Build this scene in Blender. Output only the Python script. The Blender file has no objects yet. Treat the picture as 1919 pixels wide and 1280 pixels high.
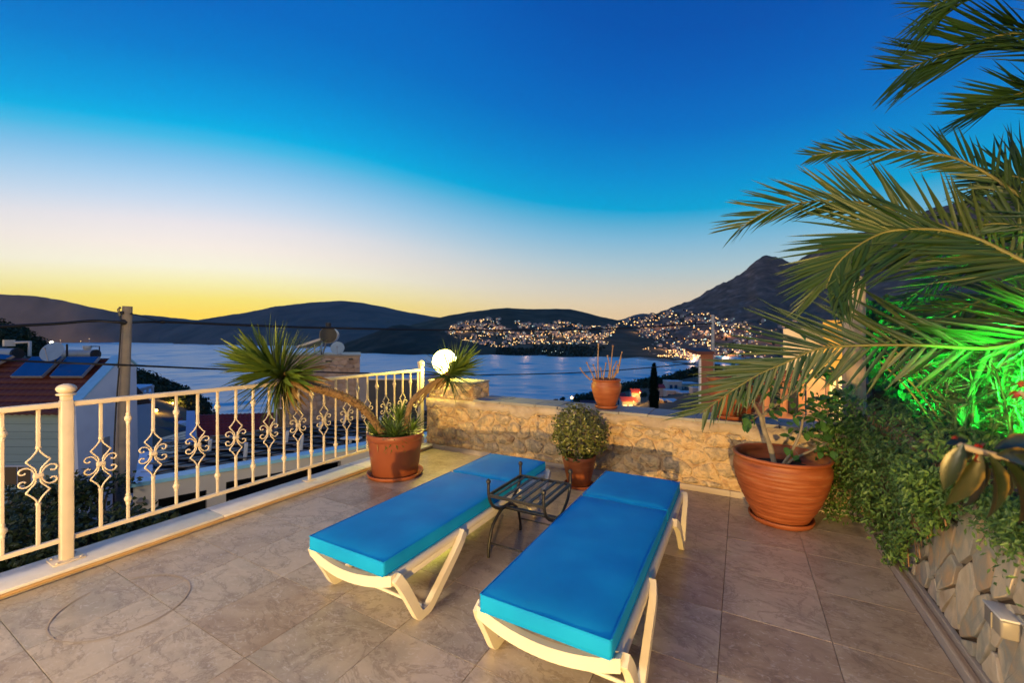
import bpy, bmesh, math, random
from mathutils import Vector, Matrix, noise
R = random.Random(7)
SC = bpy.context.scene
COL = SC.collection

# ------------------------------------------------------------------ camera, sky, lights, exposure
F_PX, EYE, HY = 775.0, 1.5, 636.0          # focal length in photo pixels, eye height, horizon row
TH = math.radians(29.0)                     # the terrace axes are X / Y; the lens looks 29 deg to the left of +Y
CT, ST = math.cos(TH), math.sin(TH)
SEA = -38.5

cam = bpy.data.cameras.new("camera")
cam.sensor_width = 36.0
cam.lens = 36.0 * F_PX / 1919.0
cam.shift_y = -(640.0 - HY) / 1919.0
cam.clip_start = 0.05
cam.clip_end = 60000.0
cam.dof.use_dof = True
cam.dof.focus_distance = 3.6
cam.dof.aperture_fstop = 2.4
camo = bpy.data.objects.new("camera", cam)
camo.location = (0, 0, EYE)
camo.rotation_euler = (math.pi / 2, 0, TH)
COL.objects.link(camo)
SC.camera = camo


def W(X, Y, z):                             # camera-aligned ground frame -> world
    return Vector((CT * X - ST * Y, ST * X + CT * Y, z))


def at(px, py, d):                          # photo pixel at depth d metres -> world point
    return W((px - 960.0) / F_PX * d, d, EYE - (py - HY) / F_PX * d)


def lin(r, g, b, a=1.0):                    # 0-255 sRGB -> linear
    f = lambda v: (v / 255.0) / 12.92 if v / 255.0 <= 0.04045 else ((v / 255.0 + 0.055) / 1.055) ** 2.4
    return (f(r), f(g), f(b), a)


world = bpy.data.worlds.new("World")
SC.world = world
world.use_nodes = True
nt = world.node_tree
nt.nodes.clear()


def nd(t, kind, **kw):
    n = t.nodes.new(kind)
    for k, v in kw.items():
        if k.startswith("in_"):
            key = k[3:]
            key = int(key) if key.isdigit() else key.replace("_", " ")
            n.inputs[key].default_value = v
        else:
            setattr(n, k, v)
    return n


def mth(t, op, a, b=None, clamp=False):
    n = t.nodes.new("ShaderNodeMath")
    n.operation = op
    n.use_clamp = clamp
    for i, v in enumerate((a, b)):
        if v is None:
            continue
        if isinstance(v, (int, float)):
            n.inputs[i].default_value = v
        else:
            t.links.new(v, n.inputs[i])
    return n.outputs[0]


def ramp(t, fac, stops, interp="LINEAR"):
    n = t.nodes.new("ShaderNodeValToRGB")
    n.color_ramp.interpolation = interp
    els = n.color_ramp.elements
    els[0].position, els[0].color = stops[0]
    els[1].position, els[1].color = stops[-1]
    for p, c in stops[1:-1]:
        e = els.new(p)
        e.color = c
    t.links.new(fac, n.inputs[0])
    return n.outputs[0]


def mixc(t, fac, a, b, mode="MIX"):
    n = t.nodes.new("ShaderNodeMix")
    n.data_type = "RGBA"
    n.blend_type = mode
    for i, v in ((0, fac), (6, a), (7, b)):
        if isinstance(v, (int, float)):
            n.inputs[i].default_value = v
        elif isinstance(v, (tuple, list)):
            n.inputs[i].default_value = v
        else:
            t.links.new(v, n.inputs[i])
    return n.outputs[2]


SUN_AZ = W(math.tan(math.radians(-38.7)), 1.0, 0.0).normalized()
tc = nd(nt, "ShaderNodeTexCoord")
nrm = nd(nt, "ShaderNodeVectorMath", operation="NORMALIZE")
nt.links.new(tc.outputs["Generated"], nrm.inputs[0])
sep = nd(nt, "ShaderNodeSeparateXYZ")
nt.links.new(nrm.outputs[0], sep.inputs[0])
hx = mth(nt, "MULTIPLY", sep.outputs[0], SUN_AZ.x)
hyy = mth(nt, "MULTIPLY", sep.outputs[1], SUN_AZ.y)
hl = mth(nt, "SQRT", mth(nt, "ADD", mth(nt, "MULTIPLY", sep.outputs[0], sep.outputs[0]),
                         mth(nt, "ADD", mth(nt, "MULTIPLY", sep.outputs[1], sep.outputs[1]), 1e-5)))
dsun = mth(nt, "DIVIDE", mth(nt, "ADD", hx, hyy), hl)
g = mth(nt, "MULTIPLY", mth(nt, "ADD", dsun, 1.0), 0.5, True)
elev = mth(nt, "MULTIPLY", mth(nt, "ARCSINE", sep.outputs[2]), 180 / math.pi)
ARC = W(math.tan(math.radians(-28.0)), 1.0, 0.0).normalized()      # middle of the bright twilight arch
gx = mth(nt, "DIVIDE", mth(nt, "ADD", mth(nt, "MULTIPLY", sep.outputs[0], ARC.x), mth(nt, "MULTIPLY", sep.outputs[1], ARC.y)), hl)
ga = mth(nt, "POWER", mth(nt, "MULTIPLY", mth(nt, "ADD", gx, 1.0), 0.5, True), 12.0)
Fk = mth(nt, "ADD", mth(nt, "MULTIPLY", ga, 0.334), 0.689)
ee = mth(nt, "DIVIDE", mth(nt, "DIVIDE", elev, Fk), 64.0, True)
toward = [(0, 255, 208, 60), (2.7, 255, 222, 84), (4.5, 255, 236, 120), (6.25, 255, 246, 180), (8, 255, 249, 222), (10.3, 252, 241, 231), (12.6, 238, 233, 236), (14.8, 205, 222, 241), (17, 170, 210, 241),
          (19.1, 130, 196, 237), (21.0, 70, 187, 233), (22.4, 0, 178, 231), (24.2, 0, 160, 226), (29, 0, 126, 208), (33.5, 0, 106, 196), (42, 0, 95, 187), (64, 0, 72, 160)]
away = [(0, 228, 186, 140), (4, 226, 196, 158), (6.2, 222, 202, 173), (9, 206, 203, 189), (12.7, 173, 199, 207), (17.3, 128, 186, 215), (20.5, 80, 173, 213), (22.5, 0, 163, 213), (28, 0, 142, 210),
        (35, 0, 113, 198), (42, 0, 96, 187), (48, 0, 84, 176), (64, 0, 68, 156)]
skyA = ramp(nt, ee, [(q[0] / 64.0, lin(*q[1:])) for q in toward])
skyB = ramp(nt, ee, [(q[0] / 64.0, lin(*q[1:])) for q in away])
skyc = mixc(nt, mth(nt, "POWER", g, 12.0), skyB, skyA)
core = mth(nt, "MULTIPLY", mth(nt, "POWER", g, 120.0), mth(nt, "POWER", 2.71828, mth(nt, "MULTIPLY", mth(nt, "MAXIMUM", elev, 0.0), -0.6)), True)
skyc = mixc(nt, mth(nt, "MULTIPLY", core, 0.7), skyc, (1.5, 0.85, 0.05, 1))
bg = nd(nt, "ShaderNodeBackground")
air = mth(nt, "POWER", 2.71828, mth(nt, "MULTIPLY", mth(nt, "MAXIMUM", elev, 0.0), -1 / 9.0))
nt.links.new(mth(nt, "ADD", mth(nt, "MULTIPLY", air, 0.12), 1.0), bg.inputs[1])
nt.links.new(skyc, bg.inputs[0])
outw = nd(nt, "ShaderNodeOutputWorld")
nt.links.new(bg.outputs[0], outw.inputs[0])

SC.view_settings.view_transform = "Standard"
SC.view_settings.look = "None"
SC.view_settings.gamma = 1.0
SC.view_settings.exposure = 0.0
SC.view_settings.use_curve_mapping = False
SC.cycles.use_denoising = True
SC.cycles.max_bounces = 8
SC.cycles.transparent_max_bounces = 12
SC.cycles.sample_clamp_indirect = 4.0
SC.cycles.caustics_reflective = False
SC.cycles.caustics_refractive = False


def lamp(name, kind, loc, power, color, size=0.05, aim=None, **kw):
    l = bpy.data.lights.new(name, kind)
    l.energy = power
    l.color = color
    if kind in ("POINT", "SPOT"):
        l.shadow_soft_size = size
    else:
        l.size = size
    for k, v in kw.items():
        setattr(l, k, v)
    o = bpy.data.objects.new(name, l)
    o.location = loc
    if aim is not None:
        o.rotation_euler = (Vector(aim) - Vector(loc)).to_track_quat("-Z", "Y").to_euler()
    COL.objects.link(o)
    return o


# the low warm garden floodlight behind the camera, an added warm fill light behind it, the green spots in the bed
LAMP_P = (0.90, -3.50, 0.62)
lamp("garden_lamp_light", "SPOT", LAMP_P, 2500, (1.0, 0.60, 0.17), 0.05, (-0.8, 4.45, 0.45), spot_size=math.radians(100), spot_blend=0.35)
lamp("warm_light", "AREA", (-2.2, -3.62, 2.8), 460, (1.0, 0.80, 0.54), 2.4, (-1.6, 2.6, 0.0), shape="RECTANGLE", size_y=0.5)  # added fill light over the terrace, unseen behind the camera
GREEN_P = (1.34, 2.52, 1.16)
lamp("green_spot_light", "SPOT", GREEN_P, 800, (0.01, 1.0, 0.08), 0.04, (1.62, 4.3, 1.40), spot_size=math.radians(80), spot_blend=0.35)
GREEN_Q = (1.55, 4.02, 1.02)
lamp("green_spot_light", "SPOT", GREEN_Q, 420, (0.01, 1.0, 0.08), 0.04, (2.05, 5.2, 1.6), spot_size=math.radians(118), spot_blend=0.3)

# ------------------------------------------------------------------ helpers
LOC = {}


def empty(name, loc, label, cat, group=None, kind=None):
    o = bpy.data.objects.new(name, None)
    o.empty_display_size = 0.1
    o.location = loc
    COL.objects.link(o)
    LOC[o.name] = Vector(loc)
    tag(o, label, cat, group, kind)
    return o


def tag(o, label=None, cat=None, group=None, kind=None):
    if label:
        o["label"] = label
    if cat:
        o["category"] = cat
    if group:
        o["group"] = group
    if kind:
        o["kind"] = kind
    return o


def root_loc(p):
    while p.parent:
        p = p.parent
    return LOC.get(p.name, Vector((0, 0, 0)))


def box_data(c, s, bev=0.0, seg=2, rot=None):
    bm = bmesh.new()
    bmesh.ops.create_cube(bm, size=1.0)
    for v in bm.verts:
        v.co = Vector((v.co.x * s[0], v.co.y * s[1], v.co.z * s[2]))
    if bev > 0:
        bmesh.ops.bevel(bm, geom=bm.edges[:], offset=bev, segments=seg, affect="EDGES", profile=0.5)
    M = Matrix.Translation(Vector(c)) @ (rot.to_4x4() if rot is not None else Matrix.Identity(4))
    bm.verts.index_update()
    V = [M @ v.co for v in bm.verts]
    Fc = [[v.index for v in f.verts] for f in bm.faces]
    bm.free()
    return V, Fc


class MB:
    def __init__(s):
        s.V, s.F, s.M, s.S = [], [], [], []

    def add(s, V, Fc, mi=0, smooth=False):
        n = len(s.V)
        s.V.extend(V)
        s.F.extend([[i + n for i in f] for f in Fc])
        s.M.extend([mi] * len(Fc))
        s.S.extend([smooth] * len(Fc))
        return s

    def box(s, c, size, bev=0.0, rot=None, mi=0, seg=2):
        return s.add(*box_data(c, size, bev, seg, rot), mi, bev > 0 and seg > 1)

    def cbox(s, X0, X1, Y0, Y1, z0, z1, mi=0, bev=0.0):   # box in the camera-aligned frame
        c = W((X0 + X1) / 2, (Y0 + Y1) / 2, (z0 + z1) / 2)
        return s.box(c, (abs(X1 - X0), abs(Y1 - Y0), abs(z1 - z0)), bev, Matrix.Rotation(TH, 3, "Z"), mi)

    def cray(s, a0, a1, d0, d1, z0, z1, mi=0):            # box whose flanks run back in plan along the sight lines
        V = [W((p - 960) / F_PX * d, d, z) for z in (z0, z1) for (p, d) in ((a0, d0), (a1, d0), (a1, d1), (a0, d1))]
        return s.add(V, [[3, 2, 1, 0], [4, 5, 6, 7], [0, 1, 5, 4], [1, 2, 6, 5], [2, 3, 7, 6], [3, 0, 4, 7]], mi)

    def prism(s, pts, ext, mi=0):                         # polygon extruded by a vector
        pts = [Vector(p) for p in pts]
        ext = Vector(ext)
        n = len(pts)
        V = pts + [p + ext for p in pts]
        Fc = [list(range(n))[::-1], list(range(n, 2 * n))] + [[i, (i + 1) % n, n + (i + 1) % n, n + i] for i in range(n)]
        return s.add(V, Fc, mi)

    def tube(s, pts, r, seg=8, mi=0, cap=True):
        pts = [Vector(p) for p in pts]
        n = len(pts)
        rr = r if isinstance(r, (list, tuple)) else [r] * n
        V, Fc = [], []
        up = None
        for i in range(n):
            t = (pts[min(i + 1, n - 1)] - pts[max(i - 1, 0)])
            t = t.normalized() if t.length > 1e-9 else Vector((0, 0, 1))
            if up is None:
                up = Vector((0, 0, 1)) if abs(t.z) < 0.9 else Vector((1, 0, 0))
            a = t.cross(up)
            a = a.normalized() if a.length > 1e-6 else t.orthogonal().normalized()
            b = a.cross(t).normalized()
            up = b
            for k in range(seg):
                q = 2 * math.pi * (k + 0.5) / seg
                V.append(pts[i] + (a * math.cos(q) + b * math.sin(q)) * rr[i])
        for i in range(n - 1):
            for k in range(seg):
                k2 = (k + 1) % seg
                Fc.append([i * seg + k, i * seg + k2, (i + 1) * seg + k2, (i + 1) * seg + k])
        s.add(V, Fc, mi, seg > 4)
        if cap:
            s.add(V[:seg], [list(range(seg))[::-1]], mi)
            s.add(V[-seg:], [list(range(seg))], mi)
        return s

    def lathe(s, prof, c=(0, 0, 0), seg=32, mi=0, smooth=True, wob=0.0):
        c = Vector(c)
        V, Fc = [], []
        for (r, z) in prof:
            for k in range(seg):
                q = 2 * math.pi * k / seg
                w = 1 + wob * noise.noise(Vector((math.cos(q) * 1.3, math.sin(q) * 1.3, z * 9)))
                V.append(c + Vector((r * w * math.cos(q), r * w * math.sin(q), z)))
        for i in range(len(prof) - 1):
            for k in range(seg):
                k2 = (k + 1) % seg
                Fc.append([i * seg + k, i * seg + k2, (i + 1) * seg + k2, (i + 1) * seg + k])
        s.add(V, Fc, mi, smooth)
        if prof[0][0] > 1e-4:
            s.add(V[:seg], [list(range(seg))[::-1]], mi)
        if prof[-1][0] > 1e-4:
            s.add(V[-seg:], [list(range(seg))], mi)
        return s

    def sphere(s, c, r, seg=16, rings=10, mi=0, sq=(1, 1, 1)):
        c = Vector(c)
        prof = [(max(r * math.sin(math.pi * i / rings), 1e-5), -r * math.cos(math.pi * i / rings)) for i in range(rings + 1)]
        t = MB().lathe(prof, (0, 0, 0), seg)
        V = [c + Vector((v.x * sq[0], v.y * sq[1], v.z * sq[2])) for v in t.V]
        return s.add(V, t.F, mi, True)

    def grid(s, fn, nu, nv, mi=0, smooth=True):
        V = [Vector(fn(i / nu, j / nv)) for j in range(nv + 1) for i in range(nu + 1)]
        Fc = [[j * (nu + 1) + i, j * (nu + 1) + i + 1, (j + 1) * (nu + 1) + i + 1, (j + 1) * (nu + 1) + i] for j in range(nv) for i in range(nu)]
        return s.add(V, Fc, mi, smooth)

    def leaf(s, base, d, n, ln, wd, mi=0, fold=0.25):      # small folded leaf: four triangles
        side = d.cross(n).normalized() * wd * 0.5
        up = n * wd * fold * 0.5
        a, b = base, base + d * ln
        m = base + d * ln * 0.45
        V = [a, m + side + up, b, m - side + up, m - n * wd * 0.03]
        return s.add(V, [[0, 1, 4], [1, 2, 4], [2, 3, 4], [3, 0, 4]], mi)

    def mesh(s, name, mats, off=Vector((0, 0, 0))):
        me = bpy.data.meshes.new(name)
        me.from_pydata([tuple(v - off) for v in s.V], [], s.F)
        for m in (mats if isinstance(mats, (list, tuple)) else [mats]):
            me.materials.append(m)
        me.polygons.foreach_set("material_index", s.M)
        me.polygons.foreach_set("use_smooth", s.S)
        me.update()
        return me

    def build(s, name, mats, parent=None, label=None, cat=None, group=None, kind=None):
        off = root_loc(parent) if parent else Vector((0, 0, 0))
        o = bpy.data.objects.new(name, s.mesh(name, mats, off))
        COL.objects.link(o)
        if parent:
            o.parent = parent
        return tag(o, label, cat, group, kind)


def inst(me, name, parent, M, kind=None):
    o = bpy.data.objects.new(name, me)
    COL.objects.link(o)
    if parent:
        o.parent = parent
        o.matrix_basis = Matrix.Translation(-root_loc(parent)) @ M
    else:
        o.matrix_basis = M
    return o


def copy_tree(o, parent=None, **props):
    c = o.copy()
    COL.objects.link(c)
    if parent:
        c.parent = parent
    for k, v in props.items():
        c[k] = v
    for ch in list(o.children):
        copy_tree(ch, c)
    return c


def spline(pts, n):
    pts = [Vector(p) for p in pts]
    P = [2 * pts[0] - pts[1]] + pts + [2 * pts[-1] - pts[-2]]
    out = []
    m = len(pts) - 1
    for k in range(n + 1):
        u = k / n * m
        i = min(int(u), m - 1)
        t = u - i
        p0, p1, p2, p3 = P[i:i + 4]
        out.append(0.5 * ((2 * p1) + (p2 - p0) * t + (2 * p0 - 5 * p1 + 4 * p2 - p3) * t * t + (3 * p1 - p0 - 3 * p2 + p3) * t ** 3))
    return out


def lerp_list(tab, x):
    if x <= tab[0][0]:
        return tab[0][1:]
    for a, b in zip(tab, tab[1:]):
        if x <= b[0]:
            t = (x - a[0]) / (b[0] - a[0])
            return tuple(p + (q - p) * t for p, q in zip(a[1:], b[1:]))
    return tab[-1][1:]


def rdir():
    while True:
        v = Vector((R.uniform(-1, 1), R.uniform(-1, 1), R.uniform(-1, 1)))
        if 0.01 < v.length < 1:
            return v.normalized()


# ------------------------------------------------------------------ materials
def mat(name, cols, rough=0.6, scale=6.0, detail=5.0, bump=0.0, bscale=30.0, rand=None, rw=0.45, metal=0.0, spec=0.5,
        stretch=(1, 1, 1), emit=None, estr=0.0, sub=0.0, coat=0.0, dist=0.0):
    m = bpy.data.materials.new(name)
    m.use_nodes = True
    t = m.node_tree
    t.nodes.clear()
    out = nd(t, "ShaderNodeOutputMaterial")
    b = nd(t, "ShaderNodeBsdfPrincipled")
    t.links.new(b.outputs[0], out.inputs[0])
    b.inputs["Roughness"].default_value = rough
    b.inputs["Metallic"].default_value = metal
    b.inputs["Specular IOR Level"].default_value = spec
    b.inputs["Coat Weight"].default_value = coat
    cols = [tuple(c) + (1,) if len(c) == 3 else c for c in (cols if isinstance(cols[0], (tuple, list)) else [cols])]
    tcn = nd(t, "ShaderNodeTexCoord")
    mp = nd(t, "ShaderNodeMapping")
    mp.inputs["Scale"].default_value = stretch
    vec = tcn.outputs["Object"]
    rnd = None
    if rand == "obj":
        rnd = nd(t, "ShaderNodeObjectInfo").outputs["Random"]
        off = nd(t, "ShaderNodeVectorMath", operation="ADD")
        sc = mth(t, "MULTIPLY", rnd, 37.0)
        t.links.new(vec, off.inputs[0])
        t.links.new(sc, off.inputs[1])
        vec = off.outputs[0]
    elif rand == "island":
        rnd = nd(t, "ShaderNodeNewGeometry").outputs["Random Per Island"]
    t.links.new(vec, mp.inputs[0])
    nz = nd(t, "ShaderNodeTexNoise", in_Scale=scale, in_Detail=detail, in_Distortion=dist)
    t.links.new(mp.outputs[0], nz.inputs["Vector"])
    if len(cols) == 1:
        cols = [tuple(v * 0.86 for v in cols[0][:3]) + (1,), tuple(v * 1.1 for v in cols[0][:3]) + (1,)]
    fac = mth(t, "ADD", mth(t, "MULTIPLY", mth(t, "SUBTRACT", nz.outputs[0], 0.5), 1.7), 0.5, True)
    if rnd is not None:
        fac = mth(t, "ADD", mth(t, "MULTIPLY", fac, 1 - rw), mth(t, "MULTIPLY", rnd, rw), True)
    k = len(cols) - 1
    c = ramp(t, fac, [(i / k, cols[i]) for i in range(k + 1)])
    t.links.new(c, b.inputs["Base Color"])
    if bump:
        n2 = nd(t, "ShaderNodeTexNoise", in_Scale=bscale, in_Detail=6.0)
        t.links.new(mp.outputs[0], n2.inputs["Vector"])
        bp = nd(t, "ShaderNodeBump", in_Strength=min(1.0, bump), in_Distance=0.01 if bump < 0.9 else 0.03)
        t.links.new(n2.outputs[0], bp.inputs["Height"])
        t.links.new(bp.outputs[0], b.inputs["Normal"])
    if emit:
        b.inputs["Emission Color"].default_value = tuple(emit) + (1,)
        b.inputs["Emission Strength"].default_value = estr
    if sub:                                    # thin leaves let some light through
        tr = nd(t, "ShaderNodeBsdfTranslucent")
        t.links.new(c, tr.inputs[0])
        mx = nd(t, "ShaderNodeMixShader", in_0=sub)
        t.links.new(b.outputs[0], mx.inputs[1])
        t.links.new(tr.outputs[0], mx.inputs[2])
        t.links.new(mx.outputs[0], out.inputs[0])
    m["b"] = b.name
    return m


def glow(name, col, s, sample=True):
    m = mat(name, (0.8, 0.8, 0.8), 0.4, emit=col, estr=s)
    if not sample:
        m.cycles.emission_sampling = "NONE"
    return m


def travertine():
    m = mat("travertine", [(0.22, 0.150, 0.092), (0.38, 0.295, 0.205), (0.52, 0.43, 0.315), (0.35, 0.30, 0.225), (0.62, 0.53, 0.41)],
            0.34, 2.6, 8, rand="obj", rw=0.55, stretch=(1.0, 1.5, 1), dist=1.0, bump=0.10, bscale=22)
    t = m.node_tree
    b = t.nodes[m["b"]]
    src = b.inputs["Base Color"].links[0].from_socket
    mp = [n for n in t.nodes if n.type == "MAPPING"][0]
    # dark veins, white scratches and brown staining
    n1 = nd(t, "ShaderNodeTexNoise", in_Scale=3.2, in_Detail=9.0, in_Roughness=0.68, in_Distortion=0.6)
    t.links.new(mp.outputs[0], n1.inputs["Vector"])
    vein = ramp(t, n1.outputs[0], [(0.0, (0, 0, 0, 1)), (0.455, (0, 0, 0, 1)), (0.49, (1, 1, 1, 1)), (0.51, (0, 0, 0, 1)), (1.0, (0, 0, 0, 1))])
    c = mixc(t, mth(t, "MULTIPLY", vein, 0.5), src, (0.15, 0.105, 0.075, 1))
    n2 = nd(t, "ShaderNodeTexNoise", in_Scale=6.5, in_Detail=10.0, in_Roughness=0.8, in_Distortion=0.5)
    t.links.new(mp.outputs[0], n2.inputs["Vector"])
    pit = ramp(t, n2.outputs[0], [(0.0, (0, 0, 0, 1)), (0.50, (0, 0, 0, 1)), (0.74, (1, 1, 1, 1)), (1.0, (1, 1, 1, 1))])
    c = mixc(t, mth(t, "MULTIPLY", pit, 0.65), c, (0.19, 0.14, 0.105, 1))
    n3 = nd(t, "ShaderNodeTexNoise", in_Scale=16.0, in_Detail=7.0, in_Roughness=0.7, in_Distortion=2.0)
    t.links.new(mp.outputs[0], n3.inputs["Vector"])
    scr = ramp(t, n3.outputs[0], [(0.0, (0, 0, 0, 1)), (0.56, (0, 0, 0, 1)), (0.64, (1, 1, 1, 1)), (1.0, (1, 1, 1, 1))])
    c = mixc(t, mth(t, "MULTIPLY", scr, 0.5), c, (0.62, 0.57, 0.5, 1))
    t.links.new(c, b.inputs["Base Color"])
    return m


TRAV = travertine()
GROUT = mat("grout", (0.24, 0.19, 0.145), 0.9, 30)
MARBLE = mat("pale_marble", [(0.50, 0.47, 0.43), (0.62, 0.59, 0.55), (0.68, 0.66, 0.62)], 0.45, 7, 8, rand="obj", rw=0.2, dist=1.0)
EDGE_STONE = mat("skirting_stone", [(0.38, 0.31, 0.25), (0.5, 0.43, 0.35)], 0.5, 6, rand="obj")
WHITE_METAL = mat("cream_painted_metal", [(0.50, 0.41, 0.31), (0.60, 0.51, 0.39), (0.64, 0.55, 0.43)], 0.35, 9, bump=0.05)
RUST = mat("rust_mark", (0.30, 0.13, 0.04), 0.8, 30)
PLASTER = mat("lime_plaster", [(0.30, 0.22, 0.14), (0.48, 0.38, 0.27), (0.56, 0.46, 0.34)], 0.85, 4, 9, bump=0.9, bscale=18)
MORTAR = mat("wall_mortar", [(0.28, 0.16, 0.075), (0.52, 0.37, 0.21), (0.62, 0.47, 0.29)], 0.9, 13, 9, bump=0.9, bscale=30)
RUBBLE = mat("rubble_stone", [(0.12, 0.055, 0.025), (0.46, 0.28, 0.13), (0.66, 0.47, 0.25), (0.34, 0.27, 0.18), (0.70, 0.53, 0.32), (0.54, 0.28, 0.10)], 0.9, 11, 10,
             rand="obj", rw=0.30, bump=1.0, bscale=40, dist=0.6)
SLATE = mat("slate_coping", [(0.17, 0.17, 0.16), (0.27, 0.26, 0.24), (0.36, 0.34, 0.30)], 0.6, 5, 8, rand="obj", stretch=(0.6, 3, 1), bump=0.5, bscale=14)
CRAZY = mat("crazy_paving_stone", [(0.14, 0.085, 0.05), (0.50, 0.37, 0.23), (0.64, 0.51, 0.36), (0.33, 0.31, 0.26), (0.56, 0.36, 0.20), (0.70, 0.58, 0.43)], 0.6, 9, 9,
            rand="obj", rw=0.45, stretch=(1, 1, 0.75), bump=0.7, bscale=16, dist=0.6)
CRAZY_M = mat("brown_joint_mortar", (0.085, 0.055, 0.038), 0.95, 18, bump=0.6)
TERRA = mat("terracotta", [(0.13, 0.032, 0.010), (0.25, 0.062, 0.017), (0.31, 0.085, 0.026), (0.38, 0.15, 0.07)], 0.55, 5, 9, stretch=(1, 1, 5), bump=0.15, bscale=14)
TERRA_D = mat("brown_plastic_pot", [(0.22, 0.055, 0.022), (0.27, 0.075, 0.03)], 0.42, 5)
SOIL = mat("soil", [(0.02, 0.014, 0.009), (0.05, 0.034, 0.022)], 0.95, 30, bump=1.0)
CUSH = mat("blue_fabric", [(0.001, 0.20, 0.53), (0.001, 0.26, 0.61), (0.004, 0.32, 0.68)], 0.8, 3.5, bump=0.10, bscale=260, spec=0.2)
PIPING = mat("blue_seam", (0.003, 0.10, 0.34), 0.8, 20)
PLASTIC = mat("white_plastic", [(0.62, 0.57, 0.45), (0.69, 0.64, 0.52)], 0.35, 5)
MESHFAB = mat("grey_mesh_fabric", (0.45, 0.42, 0.38), 0.7, 40)
IRON = mat("black_iron", [(0.008, 0.008, 0.010), (0.018, 0.018, 0.02)], 0.45, 20, bump=0.3, bscale=60)
YUC = mat("yucca_leaf", [(0.05, 0.095, 0.014), (0.10, 0.165, 0.022), (0.21, 0.25, 0.035)], 0.45, 3, rand="obj", rw=0.6, sub=0.25)
YUC_DRY = mat("dry_yucca_leaf", [(0.20, 0.11, 0.035), (0.32, 0.20, 0.07)], 0.7, 4, rand="obj", sub=0.2)
YTRUNK = mat("yucca_bark", [(0.16, 0.09, 0.035), (0.30, 0.18, 0.075), (0.12, 0.07, 0.03)], 0.9, 22, bump=1.0, bscale=40)
PALM = mat("palm_leaflet", [(0.008, 0.032, 0.007), (0.020, 0.056, 0.009), (0.066, 0.090, 0.013)], 0.45, 3, rand="obj", rw=0.6, sub=0.25)
PALM_RIB = mat("palm_midrib", [(0.11, 0.11, 0.022), (0.17, 0.15, 0.035)], 0.5, 6)
PTRUNK = mat("palm_trunk", [(0.07, 0.045, 0.025), (0.16, 0.11, 0.07)], 0.95, 12, bump=1.0)
JADE = mat("jade_leaf", [(0.05, 0.065, 0.012), (0.11, 0.125, 0.022), (0.20, 0.20, 0.045)], 0.35, 6, rand="island", rw=0.8, sub=0.15)
COVER = mat("ground_cover_leaf", [(0.03, 0.075, 0.010), (0.07, 0.15, 0.022), (0.15, 0.24, 0.045)], 0.5, 4, rand="island", rw=0.7, sub=0.2)
FIG = mat("broad_green_leaf", [(0.03, 0.095, 0.018), (0.07, 0.17, 0.035)], 0.4, 5, rand="obj", rw=0.7, sub=0.2)
BARK = mat("grey_bark", [(0.16, 0.13, 0.10), (0.30, 0.26, 0.21)], 0.85, 16, bump=0.7)
DRYTWIG = mat("dry_twig", [(0.20, 0.10, 0.05), (0.38, 0.24, 0.14)], 0.85, 16)
REED = mat("garden_stem_leaf", [(0.05, 0.12, 0.03), (0.11, 0.22, 0.06)], 0.5, 5, rand="island", rw=0.7, sub=0.25)
IVY = mat("ivy_leaf", [(0.02, 0.05, 0.014), (0.05, 0.10, 0.028)], 0.5, 4, rand="island", rw=0.7, sub=0.15)
CROTON = mat("yellow_edged_leaf", [(0.006, 0.013, 0.004), (0.013, 0.022, 0.005), (0.028, 0.026, 0.007)], 0.35, 7, rand="obj", rw=0.5, sub=0.3)
def yellow_margin(m):                             # dark blade, yellow margin, following the leaf's own width
    t = m.node_tree
    b = t.nodes[m["b"]]
    src = b.inputs["Base Color"].links[0].from_socket
    tcn = nd(t, "ShaderNodeTexCoord")
    sp = nd(t, "ShaderNodeSeparateXYZ")
    t.links.new(tcn.outputs["Object"], sp.inputs[0])
    nz = nd(t, "ShaderNodeTexNoise", in_Scale=6.0, in_Detail=4.0)
    t.links.new(tcn.outputs["Object"], nz.inputs["Vector"])
    e = mth(t, "ADD", mth(t, "ABSOLUTE", sp.outputs[0]), mth(t, "MULTIPLY", mth(t, "SUBTRACT", nz.outputs[0], .5), .5))
    f = ramp(t, e, [(0, (0, 0, 0, 1)), (.36, (0, 0, 0, 1)), (.50, (1, 1, 1, 1)), (1, (1, 1, 1, 1))])
    c = mixc(t, f, src, (0.15, 0.09, 0.010, 1))
    t.links.new(c, b.inputs["Base Color"])
    for n in t.nodes:
        if n.type == "BSDF_TRANSLUCENT":
            t.links.new(c, n.inputs[0])


yellow_margin(CROTON)
REDPETAL = mat("red_petal", (0.20, 0.010, 0.008), 0.5, 10, sub=0.2)
WOOD = mat("weathered_wood", [(0.30, 0.22, 0.16), (0.46, 0.36, 0.28), (0.52, 0.42, 0.34)], 0.85, 7, 8, stretch=(3, 3, 0.4), bump=0.8, bscale=20)
GLOBE = glow("lit_globe", (1.0, 0.90, 0.46), 1.35)
BRONZE = mat("lamp_base_metal", (0.25, 0.2, 0.1), 0.4, 8, metal=0.6)
GREY_PLASTIC = mat("pale_lamp_housing", (0.22, 0.20, 0.18), 0.4, 8)

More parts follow.
